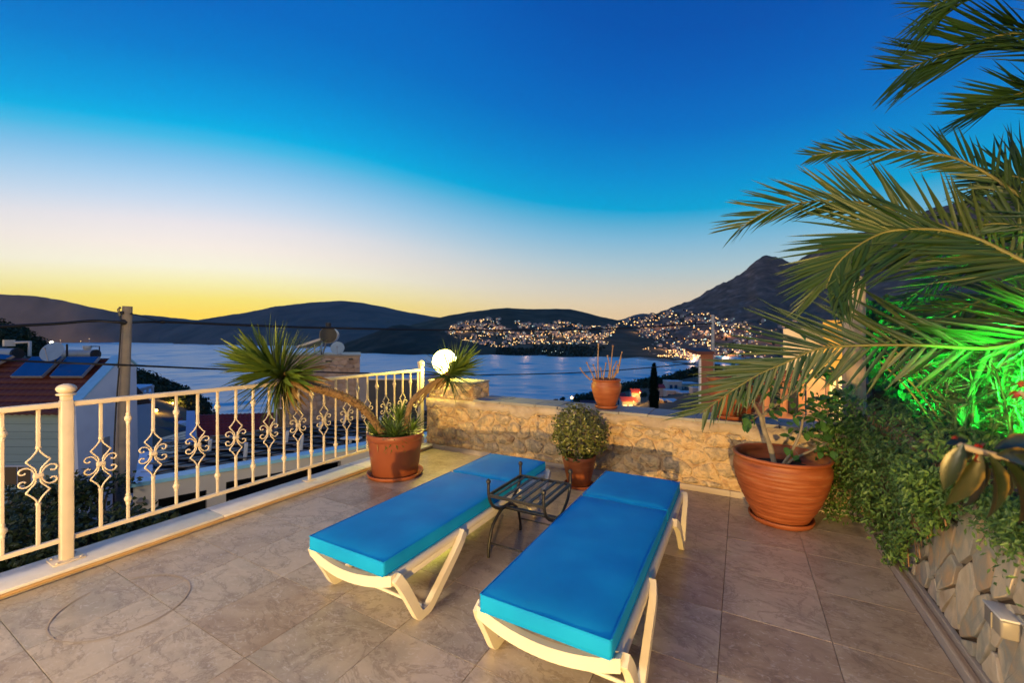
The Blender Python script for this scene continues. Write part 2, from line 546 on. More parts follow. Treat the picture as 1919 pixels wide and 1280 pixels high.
# ------------------------------------------------------------------ far setting: sea, hills
def water_mat():
    m = bpy.data.materials.new("sea_water")
    m.use_nodes = True
    t = m.node_tree
    b = t.nodes["Principled BSDF"]
    b.inputs["Base Color"].default_value = (0.0, 0.42, 0.60, 1)
    b.inputs["Roughness"].default_value = 0.22
    b.inputs["IOR"].default_value = 2.1
    b.inputs["Specular Tint"].default_value = (0.66, 0.93, 1.0, 1)
    tcn = nd(t, "ShaderNodeTexCoord")
    mp = nd(t, "ShaderNodeMapping")
    mp.inputs["Scale"].default_value = (1, 1, 1)
    mp.inputs["Rotation"].default_value = (0, 0, -TH)
    t.links.new(tcn.outputs["Object"], mp.inputs[0])
    st = nd(t, "ShaderNodeVectorMath", operation="MULTIPLY")
    st.inputs[1].default_value = (0.55, 1.0, 1.0)
    t.links.new(mp.outputs[0], st.inputs[0])
    n1 = nd(t, "ShaderNodeTexNoise", in_Scale=0.10, in_Detail=6.0, in_Roughness=0.7)
    t.links.new(st.outputs[0], n1.inputs["Vector"])
    n2 = nd(t, "ShaderNodeTexNoise", in_Scale=0.012, in_Detail=4.0)
    t.links.new(st.outputs[0], n2.inputs["Vector"])
    h = mth(t, "ADD", n1.outputs[0], mth(t, "MULTIPLY", n2.outputs[0], 2.2))
    bp = nd(t, "ShaderNodeBump", in_Strength=0.15, in_Distance=0.5)
    t.links.new(h, bp.inputs["Height"])
    t.links.new(bp.outputs[0], b.inputs["Normal"])
    rr = mth(t, "ADD", mth(t, "MULTIPLY", n2.outputs[0], 0.10), 0.30)
    t.links.new(rr, b.inputs["Roughness"])
    return m


def build_sea():
    """chop as real geometry: wave length grows with distance so that the facets facing the viewer are what is seen"""
    nu, nv = 560, 470
    mb = MB()
    V, Fc = [], []
    for j in range(nv + 1):
        d = 40.0 * math.exp(j / nv * math.log(5900.0 / 40.0))
        L = math.log(d)
        for i in range(nu + 1):
            a = math.radians(-68 + 136 * i / nu)
            lam = d * 0.030
            h = lam * 0.13 * noise.noise(Vector((a * 14.0, L * 42.0, 1.7))) + lam * 0.035 * noise.noise(Vector((a * 40.0, L * 95.0, 5.1)))
            h *= 0.75 + 0.5 * noise.noise(Vector((a * 3.0, L * 6.0, 9.0)))
            V.append(W(d * math.sin(a), d * math.cos(a), SEA + h))
    for j in range(nv):
        for i in range(nu):
            q = j * (nu + 1) + i
            Fc.append([q, q + 1, q + nu + 2, q + nu + 1])
    mb.add(V, Fc, 0, True)
    mb.build("sea", water_mat(), label="calm blue bay reflecting the sunset between the hills", kind="structure")


build_sea()


def hill_mat(name, cols, scale):
    return mat(name, cols, 0.95, scale, 9, spec=0.1, dist=0.3)


def row_z(py, d):
    return EYE - (py - HY) / F_PX * d


class Hill:
    """land whose front runs from a shoreline to a ridge; tab = (px, shore row, ridge row, ridge depth)"""
    def __init__(s, tab, rough=1.0, steep=1.0, seed=0):
        s.tab, s.rough, s.steep, s.seed = tab, rough, steep, seed

    def pt(s, px, t):
        sh, rg, d1 = lerp_list(s.tab, px)
        d0 = F_PX * (EYE - SEA) / (sh - HY)
        d1 = max(d1, d0 * 1.05)
        if t <= 1:
            d = d0 + (d1 - d0) * t
            q = t ** s.steep
            py = sh + (rg - sh) * q
            z = row_z(py, d)
            amp = s.rough * (d1 / F_PX) * min(1, t * 4) * (0.35 + 0.65 * (1 - abs(2 * t - 1)))
        else:
            d = d1 * (1 + (t - 1) * 0.55)
            z = row_z(rg, d1) * (1 - (t - 1) * 2.2) + SEA * (t - 1) * 2.2
            amp = s.rough * (d1 / F_PX)
        X = (px - 960) / F_PX * d
        k = 7.0 / d1 * 6
        n = noise.fractal(Vector((X * k + s.seed, d * k * 1.2, s.seed * 3.1)), 1.0, 2.0, 6)
        n2 = noise.noise(Vector((X * k * 9, d * k * 9, s.seed)))
        z += amp * (3.2 * n + 0.7 * n2)
        if t <= 0:
            z = SEA - 1.0
        return W(X, d, z)

    def find_t(s, px, py):
        sh, rg, d1 = lerp_list(s.tab, px)
        q = min(1, max(0.02, (sh - py) / (sh - rg)))
        return q ** (1 / s.steep)

    def build(s, name, m, label, nu=150, nv=40):
        x0, x1 = s.tab[0][0], s.tab[-1][0]
        mb = MB().grid(lambda u, v: s.pt(x0 + (x1 - x0) * u, v * 1.45), nu, nv)
        return mb.build(name, m, label=label, kind="structure")


H1 = Hill([(-420, 643, 571, 4600), (-150, 643, 553, 4600), (0, 643, 550, 4600), (60, 643, 552, 4600), (110, 643, 560, 4600), (170, 643.2, 574, 4600),
           (225, 643.3, 585, 4600), (280, 643.6, 590, 4600), (330, 644, 595, 4600), (370, 644.3, 599, 4600), (430, 645, 604, 4600), (520, 646, 612, 4600), (600, 647, 640, 4600)], 0.7, 0.8, 1)
H2 = Hill([(300, 645, 626, 3700), (340, 645.5, 610, 3800), (375, 646, 598, 3900), (420, 647, 591, 3900), (470, 648, 583, 3900), (520, 649, 572, 3900), (560, 649.5, 568, 3900), (600, 650, 564, 3900),
           (640, 651, 562, 3900), (680, 652, 566, 3900), (720, 653, 574, 3900), (760, 654, 583, 3900), (810, 655, 592, 3900), (850, 656, 597, 3900), (900, 657, 602, 3900), (980, 658, 612, 3900), (1040, 658, 640, 3900)], 0.6, 0.8, 5)
H3 = Hill([(628, 661, 659, 1400), (650, 662, 642, 1420), (672, 662.5, 634, 1450), (700, 663, 623, 1480), (735, 663.5, 609, 1500), (752, 664, 607, 1500), (785, 664.5, 613, 1480), (820, 665, 618, 1460),
           (860, 666, 634, 1440), (900, 667, 650, 1400), (935, 667.5, 664, 1300)], 0.7, 0.75, 9)
H4 = Hill([(740, 660, 618, 2200), (790, 661, 603, 2300), (815, 662, 597, 2400), (840, 663, 590, 2400), (880, 664, 583, 2400), (920, 665, 578, 2400), (950, 666, 575.5, 2400), (1000, 667, 578, 2400),
           (1040, 668, 577, 2400), (1070, 668.5, 578, 2400), (1100, 669, 585, 2400), (1130, 670, 593, 2400), (1160, 671, 599, 2400), (1190, 672, 602, 2400), (1240, 674, 612, 2300), (1300, 676, 640, 2000)], 0.55, 0.8, 13)
H5 = Hill([(1130, 660, 604, 4400), (1165, 660, 597, 4400), (1190, 660, 588, 4400), (1203, 660, 585, 4400), (1225, 660, 587, 4400), (1260, 660, 592, 4400), (1330, 660, 600, 4400)], 0.3, 1, 17)
H6 = Hill([(1110, 668.8, 668, 2100), (1135, 669, 650, 2150), (1160, 669.5, 614, 2250), (1178, 670, 600, 2300), (1200, 672, 593, 2300), (1250, 677, 581, 2300), (1290, 683, 565, 2300), (1330, 688, 545, 2300), (1370, 692, 522, 2300), (1400, 694, 505, 2300),
           (1414, 696, 491, 2300), (1426, 697, 484, 2300), (1440, 698, 480, 2300), (1462, 700, 483, 2300), (1478, 701, 489, 2300), (1496, 702, 488, 2300), (1515, 703, 478, 2300), (1550, 706, 458, 2200), (1600, 709, 440, 2200), (1700, 715, 405, 2000),
           (1800, 720, 375, 1900), (1950, 726, 345, 1800), (2300, 740, 300, 1700), (3200, 760, 280, 1600)], 1.7, 1.35, 21)
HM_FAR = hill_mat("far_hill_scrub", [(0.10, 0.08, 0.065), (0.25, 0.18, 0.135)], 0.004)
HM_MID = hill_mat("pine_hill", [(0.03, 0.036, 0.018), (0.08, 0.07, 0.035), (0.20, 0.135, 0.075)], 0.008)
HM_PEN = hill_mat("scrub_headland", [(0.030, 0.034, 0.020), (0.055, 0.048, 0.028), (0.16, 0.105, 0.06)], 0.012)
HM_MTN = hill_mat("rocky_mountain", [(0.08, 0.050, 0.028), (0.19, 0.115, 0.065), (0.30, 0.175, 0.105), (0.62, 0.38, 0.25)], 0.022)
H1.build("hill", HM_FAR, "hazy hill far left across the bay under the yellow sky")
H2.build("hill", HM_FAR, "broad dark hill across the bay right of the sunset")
H3.build("headland", HM_PEN, "low scrubby headland running into the bay", 80, 30)
H4.build("hill", HM_MID, "dark wooded hill above the town lights")
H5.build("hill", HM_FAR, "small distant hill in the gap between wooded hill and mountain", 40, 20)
H6.build("mountain", HM_MTN, "rocky mountain rising above the town on the right", 340, 110)

# pale beach strip along the town shore
mbb = MB()
for k in range(60):
    pa, pb = 1130 + k * 4, 1134 + k * 4
    ra, rb = lerp_list(H6.tab, pa)[0], lerp_list(H6.tab, pb)[0]
    da, db = F_PX * (EYE - SEA) / (ra + 1.2 - HY), F_PX * (EYE - SEA) / (rb + 1.2 - HY)
    ea, eb = F_PX * (EYE - SEA) / (ra - 1.2 - HY), F_PX * (EYE - SEA) / (rb - 1.2 - HY)
    q = [W((pa - 960) / F_PX * da, da, SEA + 0.3), W((pb - 960) / F_PX * db, db, SEA + 0.3), W((pb - 960) / F_PX * eb, eb, SEA + 2.2), W((pa - 960) / F_PX * ea, ea, SEA + 2.2)]
    mbb.add(q, [[0, 1, 2, 3]])
mbb.build("beach", mat("beach_sand", (0.36, 0.27, 0.20), 0.9, 0.05), label="narrow pale beach along the town shore", kind="structure")

# ------------------------------------------------------------------ the town across the bay
TOWN_WALL = mat("town_house_wall", [(0.30, 0.25, 0.22), (0.48, 0.42, 0.38), (0.60, 0.55, 0.50)], 0.8, 3, rand="obj", rw=0.8)
TOWN_ROOF = mat("town_house_roof", [(0.16, 0.08, 0.055), (0.28, 0.15, 0.10)], 0.8, 3, rand="obj", rw=0.8)
WIN_W = glow("town_window_warm", (1.0, 0.42, 0.08), 1.5, False)
WIN_Y = glow("town_window_yellow", (1.0, 0.62, 0.18), 1.5, False)
WIN_C = glow("town_window_cool", (0.55, 0.95, 0.80), 0.9, False)
PT_W = glow("street_light_orange", (1.0, 0.42, 0.05), 2.6, False)
PT_Y = glow("street_light_yellow", (1.0, 0.62, 0.20), 2.6, False)
PT_C = glow("street_light_white", (0.75, 1.0, 0.88), 1.5, False)
TOP = [(838, 615), (860, 607), (880, 602), (920, 598), (960, 601), (1000, 609), (1050, 604), (1100, 612), (1150, 612), (1170, 601), (1200, 595), (1240, 588), (1275, 579), (1300, 585), (1340, 592), (1400, 604), (1460, 600), (1620, 600)]
BOT = [(838, 624), (870, 638), (900, 648), (940, 652), (1000, 646), (1060, 646), (1100, 645), (1160, 648), (1185, 655), (1205, 668), (1240, 674), (1300, 681), (1350, 686), (1460, 690), (1620, 690)]


def town_hill(px, py):
    if px > 1178:
        return H6
    return H6 if px > 1112 and py > lerp_list(H6.tab, px)[1] + 1.5 else H4


def town_spot():
    while True:
        if R.random() < .13:                          # the waterfront
            px = R.uniform(1195, 1345)
            return px, lerp_list(BOT, px)[0] - R.uniform(1, 19)
        px = R.uniform(838, 1600) if R.random() < 0.22 else R.uniform(838, 1420)
        a, b = lerp_list(TOP, px)[0], lerp_list(BOT, px)[0]
        py = a + (b - a) * R.random()
        if noise.noise(Vector((px * 0.03, py * 0.09, 3.0))) > -0.22:
            return px, py


def house_mesh(w, dp, h, kind):
    mb = MB()
    mb.box((0, 0, h / 2 - 1), (w, dp, h + 2), mi=0)
    if kind % 3 == 0:
        V = [Vector((-w * .54, -dp * .54, h)), Vector((w * .54, -dp * .54, h)), Vector((w * .54, dp * .54, h)), Vector((-w * .54, dp * .54, h)), Vector((-w * .2, 0, h * 1.35)), Vector((w * .2, 0, h * 1.35))]
        mb.add(V, [[0, 1, 5, 4], [1, 2, 5], [2, 3, 4, 5], [3, 0, 4]], 1)
    else:
        mb.box((w * .1, 0, h + h * .15), (w * .5, dp * .7, h * .3), mi=0)
    lit = [0] * 6
    n = R.choice((1, 2, 2, 3))
    for k in range(n):
        ww = w * R.uniform(.14, .3)
        x = -w * .36 + w * .72 * (k + .5) / n
        z = h * R.choice((.3, .3, .7))
        mb.box((x, -dp / 2 - .05, z), (ww, .3, h * .24), mi=2 + R.choice((0, 0, 1, 1, 2)))
    return mb.mesh("town_house", [TOWN_WALL, TOWN_ROOF, WIN_W, WIN_Y, WIN_C])


PROTO = [house_mesh(R.uniform(6, 11), R.uniform(7, 9), R.uniform(4.5, 7), k) for k in range(14)]
FACE = Matrix.Rotation(TH, 4, "Z")
spots = sorted([town_spot() for _ in range(760)], key=lambda q: -q[1])
rest = MB()
for k, (px, py) in enumerate(spots):
    hl_ = town_hill(px, py)
    p = hl_.pt(px, hl_.find_t(px, py))
    d = (p - Vector((0, 0, EYE))).length
    s = R.uniform(0.95, 1.5) * max(0.8, d / 1500)
    M = Matrix.Translation(p) @ FACE @ Matrix.Rotation(R.uniform(-.6, .6), 4, "Z") @ Matrix.Diagonal((s, s, s, 1))
    me = PROTO[k % len(PROTO)]
    if k < 300:
        o = inst(me, "town_house", None, M)
        tag(o, "small pale house with lit windows on the town hillside across the bay", "house", "houses of the town across the bay")
    else:
        n = len(rest.V)
        rest.V.extend([M @ v.co for v in me.vertices])
        for pl in me.polygons:
            rest.F.append([i + n for i in pl.vertices])
            rest.M.append(pl.material_index)
            rest.S.append(False)
rest.build("hillside_houses", [TOWN_WALL, TOWN_ROOF, WIN_W, WIN_Y, WIN_C], label="mass of tiny lit houses higher up the town hillside", kind="stuff")
ptm = MB()


def light_pt(px, py, rpx, mi, lift=2.5):
    hl_ = town_hill(px, py)
    p = hl_.pt(px, hl_.find_t(px, py))
    d = (p - Vector((0, 0, EYE))).length
    ptm.sphere(p + Vector((0, 0, lift)), rpx / F_PX * d, 6, 4, mi)


for k in range(1500):
    px, py = town_spot()
    light_pt(px, py, R.uniform(.45, 1.05) * (1.35 if R.random() < .12 else 1), R.choice((0, 0, 1, 1, 1, 2)))
for k in range(150):                                  # the bright waterfront
    px = R.uniform(1205, 1320)
    light_pt(px, lerp_list(BOT, px)[0] - R.uniform(0, 14), R.uniform(.7, 1.3), R.choice((0, 0, 1, 1)), 7)
for k in range(46):                                   # the road that climbs along the headland
    u = k / 46
    px = 836 + 62 * u + R.uniform(-1, 1)
    light_pt(px, 628 + 13 * math.sin(u * 1.5) + R.uniform(-.6, .6), .55, 1, 1)
for k in range(26):
    px = R.uniform(1005, 1060)
    light_pt(px, 658 + (px - 1005) * .07 + R.uniform(-1.5, 1.5), R.uniform(.45, .7), R.choice((1, 2, 2)), 1.5)
for (px, py, e) in ((870, 622, 1), (930, 618, 1), (985, 632, 1), (1050, 630, 1), (1110, 634, 1), (1190, 625, 1), (1240, 615, 1.2), (1245, 660, 1.6), (1290, 672, 2.2), (1310, 630, 1.2), (1360, 630, 1.2), (1350, 668, 1.6), (1420, 640, 1)):
    hl_ = town_hill(px, py)
    p = hl_.pt(px, hl_.find_t(px, py))
    lamp("town_glow", "POINT", p + Vector((0, 0, 22)) - W(0, 1, 0) * 25, 60000 * e, (1, .55, .28), 4, specular_factor=0.15)
ptm.build("town_lights", [PT_W, PT_Y, PT_C], label="hundreds of warm street lights scattered over the town hillside", kind="stuff")
# tree masses between the houses and the pine belt by the shore
FAR_TREE = mat("far_tree_crown", [(0.012, 0.022, 0.012), (0.03, 0.04, 0.02)], 0.9, 0.2, rand="island", spec=0.1)
ftm = MB()
for k in range(1500):
    if k < 700:
        px, py = town_spot()
    else:
        px = R.uniform(930, 1205)
        py = lerp_list(H4.tab, px)[0] - R.uniform(1.5, 19 if px > 1000 else 12)
    hl_ = town_hill(px, py)
    p = hl_.pt(px, hl_.find_t(px, py))
    r = R.uniform(2.0, 4.2) * (p - Vector((0, 0, EYE))).length / 1500
    ftm.sphere(p + Vector((0, 0, r * .8)), r, 6, 4, 0, (1, 1, R.uniform(.9, 1.5)))
ftm.build("far_pine_wood", FAR_TREE, label="dark pine belt between the town and its shore", kind="stuff")

# boats near the far shore
BOATW = mat("boat_white", (0.6, 0.6, 0.6), 0.4)
for k, (px, py, hh) in enumerate(((113, 643.6, 6), (151, 643.4, 4), (167, 643.8, 9))):
    d = F_PX * (EYE - SEA) / (py - HY)
    u = d / F_PX
    p = at(px, py, d)
    b = empty("sailing_boat", (p.x, p.y, SEA), ("tiny white boat with short mast nearest the bright headland lamp", "tiny low boat in the middle of the three far boats", "tallest masted far boat left of the utility pole")[k], "boat", "boats moored off the far shore")
    hull = MB()
    hull.prism([p + Vector((0, 0, 0)) + W(-1.6 * u, 0, 0), p + W(1.3 * u, 0, 0), p + W(1.8 * u, 0, 1.0 * u), p + W(-1.7 * u, 0, 1.0 * u)], W(0, 1.2 * u, 0))
    hull.build("hull", BOATW, b)
    MB().tube([p + Vector((0, 0, .8 * u)) + W(0, .6 * u, 0), p + Vector((0, 0, hh * u)) + W(0, .6 * u, 0)], .28 * u, 6).build("mast", BOATW, b)
    MB().sphere(p + Vector((0, 0, hh * u)) + W(0, .6 * u, 0), .5 * u, 6, 4).build("mast_light", PT_Y, b)

# ------------------------------------------------------------------ near hillside
NEAR = [(-700, 560, 200), (-150, 596, 190), (0, 613, 180), (30, 622, 175), (60, 640, 170), (95, 657, 160), (150, 678, 135), (200, 690, 120), (256, 699, 110), (300, 713, 100), (340, 728, 92),
        (370, 745, 86), (395, 768, 80), (408, 800, 72), (440, 850, 60), (700, 850, 60), (900, 800, 100), (1020, 757, 140), (1060, 752, 150), (1100, 744, 180), (1180, 724, 220), (1240, 713, 230), (1300, 699, 240),
        (1400, 684, 250), (1600, 650, 260), (1919, 600, 280), (2600, 560, 300)]


def near_pt(px, v):
    rg, d1 = lerp_list(NEAR, px)
    if v <= 1:
        t = v
        d = 7 + (d1 - 7) * t
        z0, z1 = -4.6, row_z(rg, d1) - 1.2
        z = z0 + (z1 - z0) * t
        if px > 1000:
            z = z0 + (z1 - z0) * t ** 0.9
    else:
        d = d1 * (1 + (v - 1) * 0.5)
        z1 = row_z(rg, d1) - 1.2
        z = z1 + (SEA - 3 - z1) * min(1, (v - 1) * 1.6) ** 1.2
    X = (px - 960) / F_PX * d
    z += 0.5 * noise.fractal(Vector((X * .12, d * .12, 2)), 1, 2, 4) * min(1, d / 40)
    return W(X, d, z)


SCRUB_G = mat("hillside_ground", [(0.03, 0.035, 0.018), (0.09, 0.07, 0.045)], 0.95, 0.4)
MB().grid(lambda u, v: near_pt(-700 + 3300 * u, v * 1.7), 160, 40).build("hillside", SCRUB_G, label="scrubby hillside falling from the terrace to the sea", kind="structure")
SCRUB = mat("hillside_scrub_leaf", [(0.012, 0.028, 0.014), (0.03, 0.05, 0.022), (0.055, 0.065, 0.03)], 0.8, 0.5, rand="island", spec=0.15)


def clump(mb, c, r, n, size, mi=0, flat=0.8):
    for _ in range(n):
        d = rdir()
        q = c + Vector((d.x * r, d.y * r, d.z * r * flat)) * R.uniform(.55, 1.05)
        a = rdir()
        nn = (d + rdir() * .7).normalized()
        s = size * R.uniform(.6, 1.3)
        a = (a - nn * a.dot(nn)).normalized()
        b = nn.cross(a)
        mb.add([q - a * s * .5, q + b * s * .32, q + a * s * .5, q - b * s * .32], [[0, 1, 2, 3]], mi)


sb = MB()
for k in range(900):
    if k < 640:
        px = R.uniform(-60, 112) if k % 3 == 0 else R.uniform(250, 415)
        v = R.uniform(.45, 1.05) if k % 3 == 0 else R.uniform(.62, 1.05)
    else:
        px = R.uniform(1080, 1345)
        v = R.uniform(.86, 1.03)
    p = near_pt(px, v)
    d = (p - Vector((0, 0, EYE))).length
    r = R.uniform(.8, 1.9) * d / 110
    clump(sb, p + Vector((0, 0, r * .4)), r, 46, r * .42)
sb.build("hillside_scrub", SCRUB, label="dark bushes covering the slope above the sea", kind="stuff")

# ------------------------------------------------------------------ the terrace
XL, XR, YB, YF = -3.71, 0.852, 4.45, -0.6        # left kerb, right kerb, back wall, last row of tiles behind the camera
WALLX = 0.93
floor = MB()
floor.box(((XL - .4 + WALLX) / 2, (YB + YF - 6) / 2 + 0.2, -0.112), (WALLX - XL + .4, YB - YF + 6.4, 0.2))
floor = floor.build("terrace_floor", GROUT, label="travertine paved terrace floor", kind="structure")
TP = 0.487
cache = {}
xs = [XL] + [0.394 - TP * k for k in range(8, -1, -1)] + [XR]
ys = [YF] + [v for v in (1.093 + TP * k for k in range(-3, 7)) if v > YF + .05 and v < YB - .03] + [YB]
for i in range(len(xs) - 1):
    for j in range(len(ys) - 1):
        w, h = xs[i + 1] - xs[i] - .0028, ys[j + 1] - ys[j] - .0028
        key = (round(w, 3), round(h, 3))
        if key not in cache:
            cache[key] = MB().box((0, 0, 0), (w, h, 0.02), 0.0007, seg=1).mesh("tile", TRAV)
        o = inst(cache[key], "tile", floor, Matrix.Translation(((xs[i] + xs[i + 1]) / 2, (ys[j] + ys[j + 1]) / 2, -0.010 + R.uniform(-.00012, .00012))))

# ring mark left by an old pot near the railing, a thin stain on the tiles
ring = MB()
N = 72
cx, cy = -3.05, 0.98
V, Fc = [], []
for k in range(N):
    q = 2 * math.pi * k / N
    w = 0.007 * (.7 + .8 * noise.noise(Vector((math.cos(q) * 2, math.sin(q) * 2, 5))))
    for rr in (0.335 - w, 0.335 + w):
        V.append(Vector((cx + rr * math.cos(q) * 0.95, cy + rr * math.sin(q) * 0.86, 0.004)))
for k in range(N):
    if 30 < k < 38:
        continue
    a = 2 * k
    b = 2 * ((k + 1) % N)
    Fc.append([a, a + 1, b + 1, b])
ring.add(V, Fc)
ring.build("ring_stain", mat("brown_water_mark", [(0.37, 0.28, 0.19), (0.46, 0.37, 0.26)], 0.4, 9), floor)

# marble kerb slabs under the railing
kerb = empty("railing_kerb", (-3.85, 2, 0), "pale marble kerb slab strip under the white railing", "kerb")
MB().box((-3.857, 1.9, 0.008), (0.25, 6.1, 0.056)).build("kerb_base", EDGE_STONE, kerb)
yy = -1.1
while yy < 4.9:
    ln = 1.46
    y1 = min(yy + ln, 4.93)
    MB().box((-3.855, (yy + y1) / 2, 0.0455), (0.30, y1 - yy - .003, 0.02), 0.004).build("slab", MARBLE, kerb)
    yy += ln
MB().tube([(-3.722, -1.1, 0.022), (-3.722, 4.43, 0.022)], 0.013, 8).build("edge_moulding", mat("orange_lit_edge", [(0.42, 0.25, 0.10), (0.52, 0.34, 0.16)], 0.5, 8), kerb)  # orange lamplight on the lower edge is put into its colour

# white railing
RX = -3.87
rail = empty("railing", (RX, 2, 0.055), "cream white metal railing with scroll balusters along the left edge", "railing")
ZT, ZB = 1.075, 0.192
Y0R, Y1R = -1.0, 4.40
MB().box((RX, (Y0R + Y1R) / 2, ZT), (0.052, Y1R - Y0R, 0.034), 0.006).build("top_rail", WHITE_METAL, rail)
MB().box((RX, (Y0R + Y1R) / 2, ZB), (0.034, Y1R - Y0R, 0.028), 0.004).build("bottom_rail", WHITE_METAL, rail)
for yp in (0.955, 4.385):
    po = MB().box((RX, yp, (0.06 + 1.10) / 2), (0.062, 0.062, 1.04), 0.006).build("post", WHITE_METAL, rail)
    k = MB()
    k.box((RX, yp, 1.118), (0.052, 0.052, 0.036), 0.004)
    k.lathe([(0.02, 1.13), (0.046, 1.134), (0.05, 1.139), (0.046, 1.145), (0.024, 1.149)], (RX, yp, 0), 20)
    k.sphere((RX, yp, 1.176), 0.05, 20, 12, 0, (1, 1, .68))
    k.build("ball_finial", WHITE_METAL, po)
    f = MB().box((RX, yp, 0.0605), (0.15, 0.15, 0.008), 0.002)
    for sx in (-1, 1):
        for sy in (-1, 1):
            f.sphere((RX + sx * .055, yp + sy * .055, 0.066), 0.008, 8, 6)
    f.build("foot_plate", WHITE_METAL, po)
st = MB().box((RX, 2.70, 0.115), (0.024, 0.024, 0.13), 0.002)
st.box((RX, 2.70, 0.059), (0.10, 0.10, 0.006), 0.001)
st.build("support_foot", WHITE_METAL, rail)

z_lo, z_hi = ZB + .012, ZT - .016
ZC = 0.640
plain = MB().box((0, 0, (z_lo + z_hi) / 2), (0.018, 0.018, z_hi - z_lo), 0.003, seg=1)
for zz in (ZC + .29, ZC - .29):
    plain.lathe([(0.010, -.045), (0.015, -.030), (0.011, -.026), (0.021, -.010), (0.023, 0), (0.021, .010), (0.011, .026), (0.015, .030), (0.010, .045)], (0, 0, zz), 12)
PLAIN = plain.mesh("baluster", WHITE_METAL)
sbar = MB()
sbar.box((0, 0, (ZC + .175 + z_hi) / 2), (0.019, 0.019, z_hi - ZC - .175), 0.003, seg=1)
sbar.box((0, 0, (ZC - .175 + z_lo) / 2), (0.019, 0.019, ZC - .175 - z_lo), 0.003, seg=1)
for s2 in (1, -1):
    sbar.lathe([(0.013, -.008), (0.014, 0), (0.013, .008)], (0, 0, ZC + s2 * .178), 10)
SBAR = sbar.mesh("baluster", WHITE_METAL)
scr = MB()
rw = 0.0056
for sy in (1, -1):
    for sz in (1, -1):
        # half of a diamond: apex -> side -> centre
        pts = spline([(0, .003 * sy, sz * .176), (0, .010 * sy, sz * .150), (0, .030 * sy, sz * .120), (0, .051 * sy, sz * .098)], 8) + \
              spline([(0, .0505 * sy, sz * .094), (0, .026 * sy, sz * .062), (0, .012 * sy, sz * .040), (0, .009 * sy, sz * .004)], 8)
        scr.tube([p + Vector((0, 0, ZC)) for p in pts], rw, 6)
        # curl
        c = spline([(0, .014 * sy, sz * .004), (0, .017 * sy, sz * .022), (0, .030 * sy, sz * .046), (0, .052 * sy, sz * .060), (0, .074 * sy, sz * .054), (0, .082 * sy, sz * .038),
                    (0, .074 * sy, sz * .024), (0, .060 * sy, sz * .022), (0, .054 * sy, sz * .030)], 22)
        scr.tube([p + Vector((0, 0, ZC)) for p in c], rw, 6)
scr.box((0, 0, ZC), (0.026, 0.046, 0.030), 0.005)
SCROLL = scr.mesh("scroll", WHITE_METAL)
for i in range(-13, 23):
    y = 1.122 + 0.1455 * i
    if abs(y - 0.955) < .06 or y > 4.33:
        continue
    if i % 2 == 0:
        b = inst(SBAR, "baluster", rail, Matrix.Translation((RX, y, 0)))
        o = bpy.data.objects.new("scroll", SCROLL)
        COL.objects.link(o)
        o.parent = b
    else:
        inst(PLAIN, "baluster", rail, Matrix.Translation((RX, y, 0)))

# ------------------------------------------------------------------ voronoi-like stones
def clip(poly, p, n):
    out = []
    for i in range(len(poly)):
        a, b = poly[i], poly[(i + 1) % len(poly)]
        da, db = (a - p).dot(n), (b - p).dot(n)
        if da <= 0:
            out.append(a)
        if da * db < 0:
            out.append(a + (b - a) * (da / (da - db)))
    return out


def cells(x0, x1, y0, y1, sx, sy, jit, gap, shear=0.0, rnd=R):
    """irregular stones over a rectangle; sizes sx, sy; returns convex polygons"""
    pts = []
    ny = int((y1 - y0) / sy) + 3
    nx = int((x1 - x0) / sx) + 3
    for j in range(-1, ny):
        for i in range(-1, nx):
            pts.append(Vector((x0 + (i + .5 * (j % 2)) * sx + rnd.uniform(-jit, jit) * sx, y0 + j * sy + rnd.uniform(-jit, jit) * sy)))
    S = lambda p: Vector(((p.x + shear * p.y) / sx, p.y / sy))
    U = lambda q: Vector((q.x * sx - shear * q.y * sy, q.y * sy))
    T = [S(p) for p in pts]
    res = []
    for i, p in enumerate(pts):
        if not (x0 - sx * .6 < p.x < x1 + sx * .6 and y0 - sy * .6 < p.y < y1 + sy * .6):
            continue
        poly = [S(Vector((x, y))) for x, y in ((x0, y0), (x1, y0), (x1, y1), (x0, y1))]
        for k, q in enumerate(T):
            if k == i or (q - T[i]).length > 3.2:
                continue
            poly = clip(poly, (q + T[i]) / 2, (q - T[i]).normalized())
            if len(poly) < 3:
                break
        if len(poly) < 3:
            continue
        poly = [U(q) for q in poly]
        c = sum(poly, Vector((0, 0))) / len(poly)
        # drop tiny edges, shrink for the joint
        pp = [v for k, v in enumerate(poly) if (v - poly[k - 1]).length > gap * 1.2]
        if len(pp) < 3:
            continue
        out = []
        for v in pp:
            d = v - c
            L = d.length
            if L < gap * 2:
                continue
            out.append(c + d * (1 - gap * rnd.uniform(.7, 1.25) / L))
        if len(out) >= 3:
            res.append(out)
    return res


def round_poly(poly, f=0.22, rnd=R, wob=0.006):
    out = []
    n = len(poly)
    for i in range(n):
        a, b, c = poly[i - 1], poly[i], poly[(i + 1) % n]
        j = lambda: Vector((rnd.uniform(-wob, wob), rnd.uniform(-wob, wob)))
        out.append(b + (a - b) * f + j())
        out.append(b + (c - b) * f + j())
    return out


